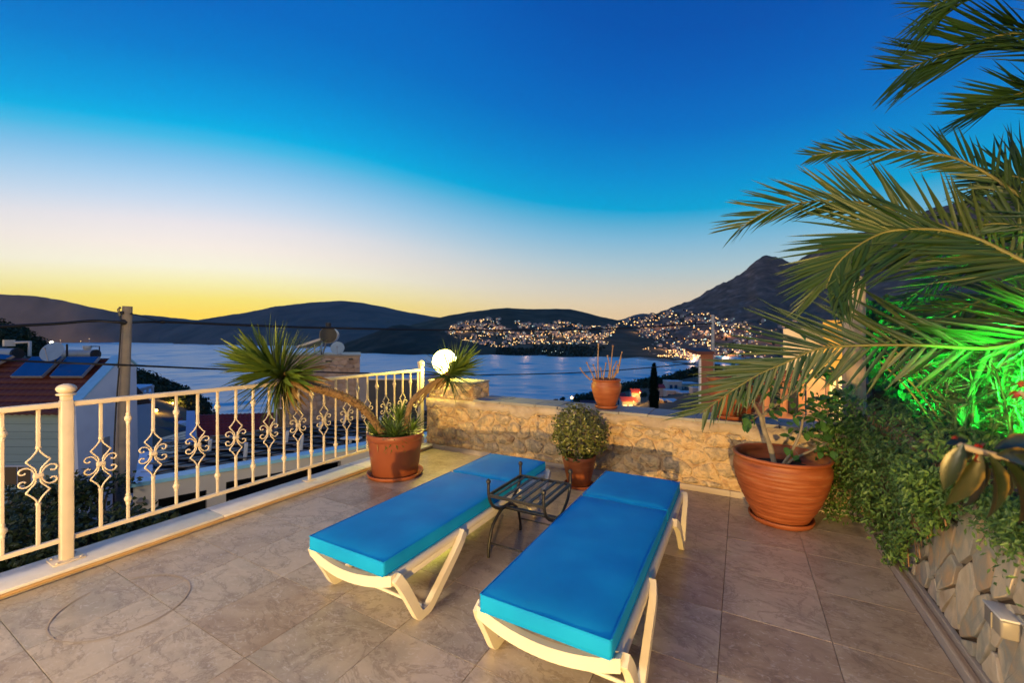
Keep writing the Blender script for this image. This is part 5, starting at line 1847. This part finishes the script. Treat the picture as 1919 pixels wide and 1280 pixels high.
# ------------------------------------------------------------------ houses and trees down the slope on the right
SUNW = mat("cream_house_wall", [(0.42, 0.37, 0.33), (0.58, 0.53, 0.48)], 0.85, 1.5, rand="obj")
WINB = mat("blue_window", (0.05, 0.10, 0.18), 0.1, 3)
for k, (px, py, d, w, h, rc, lit, lab) in enumerate((
        (1266, 716, 112, 3.6, 4, 0, 0, "white stepped house highest of the group right of the cypress"), (1262, 733, 104, 3.2, 3.5, 0, 0, "white house with blue windows below the stepped one"),
        (1290, 720, 118, 5.5, 3, 0, 0, "long white flat roofed house behind the stepped house"), (1298, 738, 100, 5.0, 2.6, 0, 0, "pale long low house right of the blue windowed one"),
        (1238, 727, 108, 2.2, 3, 1, 0, "small pink house just right of the cypress"), (1238, 750, 90, 1.7, 3, 0, 1, "small house lit yellow at the foot of the cypress"),
        (1258, 752, 84, 2.9, 4, 2, 0, "brown sided box house nearest above the wall coping"), (1292, 757, 78, 5.2, 3, 0, 0, "pale flat roof of the lowest house near the coping"),
        (1192, 736, 95, 1.9, 5, 1, 1, "orange lit house left of the cypress"), (1180, 752, 92, 3.2, 3, 1, 1, "low red roofed house beside the orange lit one"),
        (1165, 744, 100, 2.0, 2.4, 1, 0, "dim house with red awning roof right of the pot with dry stems"), (1102, 757, 120, 3.6, 2.2, 1, 0, "small pale house by the shore left of the pot with dry stems"),
        (1253, 714, 150, 2.5, 2.5, 0, 0, "small far white house above the cypress houses"), (1308, 728, 96, 2.4, 3.0, 0, 0, "white house partly hidden by the palm frond tip"))):
    z = row_z(py, d)
    X = pxX(px, d)
    b = empty("house", W(X, d, z - h), lab, "house", "houses on the near slope by the bay")
    MB().cbox(X - w / 2, X + w / 2, d, d + w * .8, z - h - 4, z).build("wall", [SUNW, SUNW, TERRA_D][rc] if rc != 1 else SUNW, b)
    if rc == 1:
        MB().prism([W(X - w * .58, d - .3, z - .05), W(X + w * .58, d - .3, z - .05), W(X + w * .58, d + w * .4, z + .7), W(X - w * .58, d + w * .4, z + .7)], (0, 0, .15)).build("roof", RED2, b)
    else:
        MB().cbox(X - w * .53, X + w * .53, d - .15, d + w * .8, z + .01, z + .25).build("roof_slab", TRIMW, b)
    for i in range(max(1, int(w / 1.3))):
        x0 = X - w * .42 + i * 1.3
        MB().cbox(x0, x0 + .75, d - .06, d + .02, z - 1.9, z - .8).build("window", WIN_Y if lit else WINB, b)
    if lit:
        lamp("house_lamp_light", "POINT", W(X + .3, d - 2.2, z + .6), 700, (1, .52, .10), .2)
        lp = MB().sphere(W(X + .3, d - 2.25, z + .25), .14, 8, 6)
        lp.tube([W(X + .3, d - 2.25, z + .2), W(X + .3, d - 2.25, z - h - 2)], .05, 5)
        lp.build("garden_light", TRIMW, b)
sl = empty("street_lamp", W(pxX(1072, 140), 140, row_z(760, 140)), "lone glowing street lamp over the water left of the pot with dry stems", "street lamp")
MB().tube([at(1072, 764, 140), at(1072, 748, 140)], .10, 6).build("lamp_post", STEEL, sl)
MB().sphere(at(1072, 745.5, 140), .42, 10, 8).build("lamp_head", glow("street_glow", (1, .62, .18), 9, False), sl)
tree_c = empty("cypress_tree", at(1226, 770, 58), "tall dark cypress tree standing among the near slope houses", "tree")
MB().tube([at(1226, 790, 58), at(1226, 700, 58)], [.14, .05], 8).build("trunk", BARK, tree_c)
cy_ = MB()
for k in range(2600):
    u = R.random()
    py = 685 + 85 * u
    p = at(1226, py, 58)
    r = .70 * (u ** .55) * (1 - .35 * max(0, u - .8) / .2) * R.random() ** .35
    q = R.uniform(0, 6.28)
    p += Vector((r * math.cos(q), r * math.sin(q), R.uniform(-.1, .1)))
    l = (Vector((math.cos(q) * .5, math.sin(q) * .5, 1)) + rdir() * .3).normalized()
    cy_.leaf(p, l, Vector((math.cos(q), math.sin(q), 0)), .42, .16)
cy_.build("crown", mat("cypress_foliage", [(0.008, 0.016, 0.008), (0.02, 0.032, 0.014)], .8, 3, rand="island", spec=.1), tree_c, kind="stuff")
for k, (px, py, d, r, lab) in enumerate(((1043, 752, 130, .9, "small dark shore tree left of the glowing street lamp"), (1057, 749, 130, 1.1, "taller dark shore tree beside the glowing street lamp"), (1208, 742, 80, .9, "dark tree between the orange lit house and the cypress"),
                                         (1275, 706, 160, 2.4, "round tree on the ridge behind the white houses"), (1300, 700, 165, 3.0, "spreading tree on the ridge near the palm tip"), (1216, 724, 170, 2.6, "bushy tree on the ridge left of the cypress"))):
    tree("slope_tree", lab, at(px, py + 12, d), at(px, py, d), r, 420, r * .34, trunk=.12, group="trees on the near slope by the bay")

# reddish gable end with white downpipe, and the pink and yellow lit houses behind the potted tree
rg_ = empty("house", W(pxX(1325, 11), 11, -4), "red washed house end with a white downpipe behind the palm tip", "house")
MB().cray(1313, 1337, 11, 12.4, -6, row_z(664, 11)).build("wall", mat("red_wash", [(0.20, 0.075, 0.05), (0.28, 0.11, 0.075)], .85, 3), rg_)
MB().prism([W(pxX(1306, 10.8), 10.8, row_z(664, 11)), W(pxX(1340, 10.8), 10.8, row_z(664, 11)), W(pxX(1340, 10.8), 11.5, row_z(658, 11)), W(pxX(1306, 10.8), 11.5, row_z(658, 11))], (0, 0, .08)).build("roof", ROOFT, rg_)
MB().tube([W(pxX(1312, 10.9), 10.9, row_z(672, 11)), W(pxX(1312, 10.9), 10.9, -5)], .035, 8).build("downpipe", TRIMW, rg_)
h5 = empty("house", W(pxX(1520, 13), 13, -4), "cream and yellow lit house with pink lower walls behind the potted tree", "house")
YEL = mat("yellow_wall", [(0.58, 0.36, 0.08), (0.66, 0.42, 0.11)], .85, 2)
PINK = mat("pink_render", [(0.44, 0.25, 0.17), (0.54, 0.33, 0.24)], .85, 2)
MB().cray(1468, 1546, 13, 16, row_z(694, 13), row_z(616, 13)).build("upper_wall", SUNW, h5)
MB().cray(1543, 1600, 12.6, 16, row_z(693, 12.6), row_z(600, 12.6)).build("yellow_wall", YEL, h5)
MB().cray(1512, 1547, 12.2, 15, -5, row_z(693, 12.2)).build("pink_wall", PINK, h5)
MB().cray(1548, 1600, 12.9, 16, -5, row_z(694, 12.9)).build("pink_wall", PINK, h5)
dr_ = MB().cbox(pxX(1557, 12.86), pxX(1584, 12.86), 12.84, 12.9, -2, row_z(697, 12.86)).build("lit_doorway", glow("doorway_glow", (1, .55, .10), 1.1, False), h5)
MB().cbox(pxX(1568, 12.82), pxX(1571, 12.82), 12.80, 12.84, -2, row_z(697, 12.86)).build("door_post", BARK, dr_)
tiled_slope(h5, W(pxX(1425, 11.6), 11.6, row_z(716, 11.6)), W(pxX(1512, 11.6), 11.6, row_z(716, 11.6)), W(pxX(1512, 13), 13, row_z(695, 13)), W(pxX(1440, 13), 13, row_z(695, 13)), 12, 4)
MB().cbox(pxX(1432, 11.9), pxX(1509, 11.9), 11.9, 13, -5, row_z(717, 11.9)).build("porch_wall", mat("orange_wash", [(0.42, 0.17, 0.07), (0.50, 0.22, 0.10)], .85, 2), h5)
for (a, b) in ((1444, 1462), (1478, 1496)):
    MB().cbox(pxX(a, 11.88), pxX(b, 11.88), 11.86, 11.9, row_z(775, 11.9), row_z(726, 11.9)).build("window", GLASS, h5)
lamp("yellow_house_light", "POINT", W(pxX(1566, 11.2), 11.2, row_z(672, 11.2)), 260, (1, .60, .12), .1)
lamp("warm_light", "POINT", W(pxX(1480, 10.6), 10.6, row_z(700, 10.6)), 90, (1, .62, .30), .1)
MB().sphere(W(pxX(1566, 11.25), 11.3, row_z(672, 11.2)), .05, 8, 6).build("lamp_body", TRIMW, h5)

# weathered post at the wall end
wpst = empty("wooden_post", (.863, 4.62, .70), "thick weathered pale wooden post at the right end of the wall", "post")
pz = []
for k in range(26):
    z = .62 + 1.42 * k / 25
    pz.append((.080 + .010 * noise.noise(Vector((0, 0, z * 4))) + .006 * noise.noise(Vector((3, 0, z * 11))), z))
MB().lathe(pz, (.863, 4.62, 0), 20, wob=.10).build("shaft", WOOD, wpst)

# ------------------------------------------------------------------ planting bed on the right
tsh = empty("trailing_shrub", (1.0, 3.6, .85), "dense small leaved shrub trailing over the crazy paved wall", "shrub")
ZL = [(2.62, .80), (2.72, .66), (2.95, .50), (3.12, .40), (3.32, .14), (3.5, .05), (3.75, .10), (3.95, .30), (4.1, .05), (4.45, .02)]
fo = MB()
stm = MB()
rc_ = random.Random(3)
n = 0
while n < 11000:
    y = rc_.uniform(2.6, 4.47)
    zl = lerp_list(ZL, y)[0] + .05 * noise.noise(Vector((y * 9, 0, 2)))
    z = rc_.uniform(zl, 1.04)
    bul = .08 + .13 * max(0, noise.noise(Vector((y * 3.1, z * 3.1, 9))) + .35) + (.24 * min(1, (y - 3.85) / .3) if y > 3.85 else 0) * (.75 + .25 * z)
    if noise.noise(Vector((y * 5.2, z * 5.2, 4))) < -.44 and y < 3.95:
        continue
    if z > .86:
        x = WALLX + rc_.uniform(-bul, .38)
        z = .86 + (z - .86) * (1 - .3 * abs(x - WALLX))
    else:
        x = WALLX - bul * rc_.random() ** .6 - .01
    p = Vector((x, y, z))
    nn_ = (Vector((-1, -.3, .5)) + rdir() * .8).normalized()
    l = (rdir() + Vector((-.2, 0, -.1))).normalized()
    l = (l - nn_ * l.dot(nn_)).normalized()
    fo.leaf(p, l, nn_, rc_.uniform(.026, .046), rc_.uniform(.012, .020))
    n += 1
for k in range(60):
    y = rc_.uniform(2.7, 4.3)
    zl = lerp_list(ZL, y)[0] + .05
    stm.tube(spline([(WALLX + .15, y, .88), (WALLX - .02, y + .02, .90), (WALLX - .05, y + rc_.uniform(-.08, .08), (.9 + zl) / 2), (WALLX - .05, y + rc_.uniform(-.12, .12), zl)], 8), .004, 5)
stm.build("stems", mat("brown_stem", (.20, .11, .05), .8, 10), tsh)
fo.build("foliage", COVER, tsh, kind="stuff")
ts2 = empty("trailing_shrub", (.95, 2.3, .85), "small trailing tuft over the wall top below the large yellow edged leaves", "shrub")
fo = MB()
for k in range(1900):
    y = R.gauss(2.30, .17)
    z = .90 - abs(R.gauss(0, .10)) * (1 - .4 * abs(y - 2.3))
    p = Vector((WALLX - R.uniform(.0, .10), y, z))
    nn_ = (Vector((-1, -.3, .5)) + rdir() * .8).normalized()
    l = rdir()
    l = (l - nn_ * l.dot(nn_)).normalized()
    fo.leaf(p, l, nn_, R.uniform(.022, .036), R.uniform(.010, .015))
fo.build("foliage", COVER, ts2, kind="stuff")

hd = empty("ivy_hedge", (2.2, 5.0, .8), "ivy covered bank lit green behind the palm fronds", "hedge")
bankm = MB().grid(lambda u, v: Vector((1.02 + 4.6 * u, 4.75 + .7 * v + .8 * u + .15 * noise.noise(Vector((u * 6, v * 4, 2))), .80 + (1.02 + .28 * noise.noise(Vector((u * 5, 1, 3))) - .25 * max(0, .12 - u) * 4) * v ** .7)), 30, 14)
bankm.build("bank", SOIL, hd)
fo = MB()
for k in range(8000):
    u, v = R.random(), R.random()
    p = Vector((1.0 + 4.6 * u, 4.68 + .7 * v + .8 * u, .82 + (1.05 + .30 * noise.noise(Vector((u * 5, 1, 3))) - max(0, .12 - u)) * v ** .7)) + rdir() * .09
    nn_ = (Vector((-.3, -1, .4)) + rdir() * .8).normalized()
    l = rdir()
    l = (l - nn_ * l.dot(nn_)).normalized()
    fo.leaf(p, l, nn_, R.uniform(.05, .10), R.uniform(.04, .075))
fo.build("foliage", IVY, hd, kind="stuff")

# stems and blades lit by the green spot
gs = empty("garden_reeds", (1.5, 3.5, .85), "tangle of arching stems and blades glowing green beside the spot light", "plant")
bl = MB()
rg2 = random.Random(8)
base_pts = [(1.22, 2.95), (1.30, 3.2), (1.18, 3.35), (1.42, 3.5), (1.25, 3.75), (1.6, 3.2), (1.5, 2.8), (1.12, 3.1), (1.7, 3.7)]
for k in range(46):
    bx, by = rg2.choice(base_pts)
    b = Vector((bx + rg2.uniform(-.08, .08), by + rg2.uniform(-.08, .08), .84))
    hgt = rg2.uniform(.25, .62)
    lean = Vector((rg2.uniform(-.5, .25), rg2.uniform(-.25, .3), 0)) * hgt
    P = spline([b, b + lean * .35 + Vector((0, 0, hgt * .55)), b + lean + Vector((0, 0, hgt))], 10)
    m = MB().tube(P, [.0075 - .0005 * i for i in range(11)], 6)
    m.build("stem", REED, gs)
    for i in range(3, 11):
        for j in range(5):
            d = (rdir() + Vector((0, 0, .5)) + lean * .5).normalized()
            n_ = rdir()
            n_ = (n_ - d * d.dot(n_)).normalized()
            bl.leaf(P[i], d, n_, rg2.uniform(.05, .13), rg2.uniform(.007, .014))
bl.build("blades", REED, gs, kind="stuff")
gb2 = MB()
for k in range(60):
    bx, by = rg2.choice(base_pts)
    b = Vector((bx + rg2.uniform(-.1, .1), by + rg2.uniform(-.1, .1), .83))
    d = Vector((rg2.uniform(-.8, .5), rg2.uniform(-.5, .4), 1)).normalized()
    me = blade("leaf", REED, .9)
    M = frame(d, Vector((d.x, d.y, -.5)), rg2.uniform(.3, .65), rg2.uniform(.016, .028), b)
    inst(me, "long_blade", gs, M)
for k in range(10):                                       # dry yellowed stems leaning toward the wall end
    b = Vector((1.1 + .06 * k, 3.5 + .05 * k, .86))
    e = b + Vector((-.25 - .03 * k, .35, .50 + .03 * (k % 3)))
    MB().tube(spline([b, b.lerp(e, .5) + Vector((0, 0, .05)), e], 8), .006, 6).build("dry_stem", mat("yellow_stem", [(.24, .17, .04), (.34, .24, .06)], .7, 6) if k == 0 else bpy.data.materials["yellow_stem"], gs)
spt = empty("garden_spot_light", (1.34, 2.48, .86), "small green garden spot light on a stake before the reeds", "lamp")
MB().lathe([(.012, .84), (.012, 1.08), (.045, 1.09), (.045, 1.13), (.04, 1.135)], (1.34, 2.48, 0), 14).build("spot_body", IRON, spt)
spt2 = empty("garden_spot_light", (1.55, 3.98, .86), "small green garden spot light at the foot of the ivy bank", "lamp")
MB().lathe([(.012, .84), (.012, .95), (.04, .96), (.04, .99), (.035, .995)], (1.55, 3.97, 0), 14).build("spot_body", IRON, spt2)

# ------------------------------------------------------------------ the palm
CR = Vector((1.85, 3.05, 1.62))
pt_ = empty("palm_tree", (CR.x, CR.y, .9), "feathery palm with long arching fronds reaching in from the right edge", "palm tree")
pk = MB().lathe([(.17, .84)] + [(.15 + .02 * math.sin(k * 2.4), .9 + k * .045) for k in range(14)] + [(.12, 1.56), (.05, 1.66)], (CR.x, CR.y, 0), 20, wob=.15)
pk.build("trunk", PTRUNK, pt_)
CAMR, CAMF = W(1, 0, 0), W(0, 1, 0)
UPV = Vector((0, 0, 1))
LPROT = [blade("leaflet", PALM, b_, .30, 4, (.45, 1.0, .85, .5, 0)) for b_ in (.05, .2, .4, .7)]


def frond(pts, n, perp1, perp2, l1, l2, a1=52, a2=52, wd=.022, bend=(0, 1), joined=False, start=.12, rib=.011, droop=.0, jit=.12):
    P = spline(pts, 60)
    f = MB().tube(P, [rib * (1 - .8 * i / 60) + .001 for i in range(61)], 6).build("frond", PALM_RIB, pt_)
    jm = MB()
    for k in range(n):
        u = start + (1 - start) * (k + R.uniform(-.2, .2)) / n
        u = min(max(u, 0), .995)
        i = min(int(u * 60), 59)
        p = P[i].lerp(P[i + 1], u * 60 - i)
        T = (P[min(i + 2, 60)] - P[max(i - 1, 0)]).normalized()
        env = min(1, .45 + 2.2 * u) * (1 - .50 * max(0, (u - .45) / .55) ** 1.6)
        for (pv, l, a) in ((perp1, l1, a1), (perp2, l2, a2)):
            if l <= 0:
                continue
            q = pv - T * pv.dot(T)
            q = q.normalized()
            an = math.radians(a * (1 - .45 * u) + R.uniform(-6, 6))
            d = T * math.cos(an) + q * math.sin(an) + rdir() * jit - UPV * droop
            nn_ = (T.cross(q) + rdir() * .35)
            if nn_.z < 0:
                nn_ = -nn_
            me = LPROT[R.choice(bend)]
            M = frame(d, nn_, l * env * R.uniform(.88, 1.08), wd * (.7 + .3 * env), p)
            if joined:
                jm.add([M @ v.co for v in me.vertices], [list(z.vertices) for z in me.polygons], 0, True)
            else:
                inst(me, "leaflet", f, M)
    if joined:
        jm.build("leaflets", PALM, f, kind="stuff")


PX = lambda *a: [at(*q) for q in a]
# the low frond in front of the pots
frond([CR] + PX((1990, 620, 2.0), (1860, 652, 2.2), (1720, 647, 2.45), (1600, 648, 2.65), (1530, 655, 2.78), (1470, 681, 2.9), (1420, 703, 3.0), (1365, 738, 3.1), (1312, 776, 3.2)), 58,
      UPV * 1.0 - CAMR * .25 + CAMF * .3, -UPV - CAMF * .25, .62, .36, 40, 66, .024, (0, 0, 1), start=.14, rib=.012, jit=.07)
# the broad frond curling over with its curtain of leaflets
frond([CR] + PX((1990, 520, 1.9), (1911, 486, 1.95), (1828, 446, 2.05), (1762, 431, 2.1), (1697, 430, 2.15), (1650, 438, 2.2), (1600, 466, 2.22), (1566, 500, 2.24), (1548, 540, 2.25)), 68,
      UPV * .4 - CAMR * .8 + CAMF * .4, -UPV * .9 - CAMR * .1 - CAMF * .3, .48, .54, 48, 60, .021, (0, 1), start=.16, rib=.012, jit=.09)
# the upper arching frond against the sky
frond([CR] + PX((1980, 530, 2.2), (1880, 470, 2.4), (1790, 432, 2.5), (1700, 400, 2.6), (1640, 384, 2.65), (1570, 375, 2.7), (1495, 381, 2.75), (1435, 398, 2.8), (1383, 430, 2.85)), 56,
      UPV + CAMF * .2, -UPV * .6 - CAMR * .4 + CAMF * .6, .44, .34, 50, 42, .020, (0, 1), True, start=.16, rib=.011, jit=.10)
# thinner frond above it
frond([CR] + PX((2000, 430, 2.2), (1919, 372, 2.35), (1850, 325, 2.45), (1790, 296, 2.5), (1720, 283, 2.55), (1640, 280, 2.6), (1580, 283, 2.62), (1522, 292, 2.65)), 52,
      UPV + CAMF * .2, -UPV * .7 - CAMR * .5 + CAMF * .4, .29, .22, 50, 40, .016, (0, 1), True, start=.2, rib=.010, jit=.11)
# high fronds hanging in at the top right corner
frond([CR] + PX((2170, 250, 1.9), (2080, 130, 1.9), (1980, 70, 1.95), (1900, 62, 2.0), (1830, 78, 2.05), (1760, 104, 2.1), (1694, 132, 2.12)), 58,
      UPV * .2 - CAMR * .9, -UPV * .7 - CAMR * .5, .46, .52, 50, 40, .013, (0,), True, start=.25, rib=.010, jit=.08)
frond([CR] + PX((2190, 200, 1.8), (2120, 60, 1.8), (2020, -30, 1.85), (1930, -50, 1.9), (1850, -40, 1.95), (1790, -8, 2.0), (1742, 14, 2.0)), 50,
      UPV * .2 - CAMR * .9, -UPV * .8 - CAMR * .5, .40, .52, 50, 42, .013, (0,), True, start=.25, rib=.010, jit=.08)
frond([CR] + PX((2160, 330, 1.95), (2090, 240, 1.95), (2000, 185, 2.0), (1930, 172, 2.05), (1870, 190, 2.1), (1810, 215, 2.15)), 48,
      UPV * .3 - CAMR * .9, -UPV * .5 - CAMR * .7, .38, .42, 48, 40, .013, (0,), True, start=.25, rib=.010, jit=.09)
# inner fronds and green lit blades near the crown
for q in ([(2020, 480, 2.1), (1930, 430, 2.3), (1850, 420, 2.45), (1780, 450, 2.6)], [(2020, 560, 2.1), (1940, 545, 2.3), (1850, 560, 2.5), (1760, 600, 2.7), (1690, 640, 2.8)],
          [(2010, 600, 2.0), (1930, 600, 2.15), (1850, 630, 2.3), (1780, 680, 2.4)], [(2040, 420, 2.1), (1960, 360, 2.25), (1900, 330, 2.4), (1850, 345, 2.5)], [(2030, 650, 2.0), (1950, 690, 2.1), (1880, 740, 2.2)],
          [(2050, 520, 2.4), (1980, 470, 2.7), (1900, 470, 3.0), (1800, 500, 3.2), (1700, 560, 3.4)]):
    frond([CR] + PX(*q), 44, UPV + CAMF * .3, -UPV * .7 + CAMR * .1 - CAMF * .4, .42, .38, 46, 50, .019, (0, 1), True, start=.18, rib=.010, jit=.14)

# yellow edged shrub reaching in close to the lens at lower right
fg = empty("yellow_edged_shrub", (1.15, 1.25, .85), "close shrub with large yellow edged leaves and red petals at lower right", "plant")
cr_b = blade("leaf", CROTON, .45, .5, 6, (.06, .62, .98, 1.0, .85, .5, .0), .35)
FD = .80
stm = MB().tube(spline([Vector((1.15, 1.25, .85)), at(2010, 900, .9), at(1930, 870, .84), at(1850, 850, FD), at(1800, 835, FD)], 12), .006, 8).build("stem", BARK, fg)
for (p0, p1, wd, dd, nrm2) in (((1838, 846), (1792, 952), .034, 0, (-.3, -1, .3)), ((1806, 832), (1768, 912), .030, -.03, (-.8, -.6, .3)), ((1852, 850), (1892, 978), .040, -.02, (.2, -1, .2)), ((1836, 848), (1846, 958), .030, .02, (.3, -1, .4)),
                               ((1880, 862), (1962, 985), .044, 0, (0, -1, .5)), ((1862, 842), (1975, 818), .036, .03, (0, -.7, .8)), ((1866, 852), (1978, 872), .040, -.03, (0, -.8, .5)), ((1816, 828), (1772, 826), .024, .02, (-.2, -.8, .8)),
                               ((1885, 860), (1918, 940), .036, .05, (0, -1, .1)), ((1900, 852), (1995, 915), .042, -.04, (0, -.9, .4)), ((1822, 838), (1786, 868), .024, .03, (-.4, -.9, .2))):
    a, b = at(*p0, FD + dd), at(*p1, FD + dd * 1.5 + .02)
    inst(cr_b, "leaf", fg, frame(b - a, W(*nrm2), (b - a).length * 1.12, wd, a))
for (px, py, s) in ((1836, 840, .014), (1826, 860, .012), (1795, 820, .012), (1907, 735, .013), (1914, 724, .012), (1900, 740, .010)):
    for j in range(3):
        d = rdir()
        inst(blade("petal", REDPETAL, .6, .3, 4, (.2, .9, 1, .7, 0), .8), "petal", fg, frame(d, rdir(), s, s * .8, at(px, py, FD)))
MB().tube(spline([at(2010, 900, .9), at(1960, 790, .85), at(1912, 735, FD)], 8), .004, 6).build("stem", BARK, fg)

# ------------------------------------------------------------------ the evening air over the bay
hz = bpy.data.materials.new("haze_air")
hz.use_nodes = True
t = hz.node_tree
t.nodes.clear()
ho = nd(t, "ShaderNodeOutputMaterial")
hv = nd(t, "ShaderNodeVolumePrincipled", in_Density=0.000022, in_Color=(0.90, 0.92, 1.0, 1), in_Anisotropy=0.2)
t.links.new(hv.outputs[0], ho.inputs["Volume"])
MB().cbox(-8200, 8200, -400, 6300, -50, 780).build("haze", hz, label="thin evening haze lying over the bay", kind="stuff")
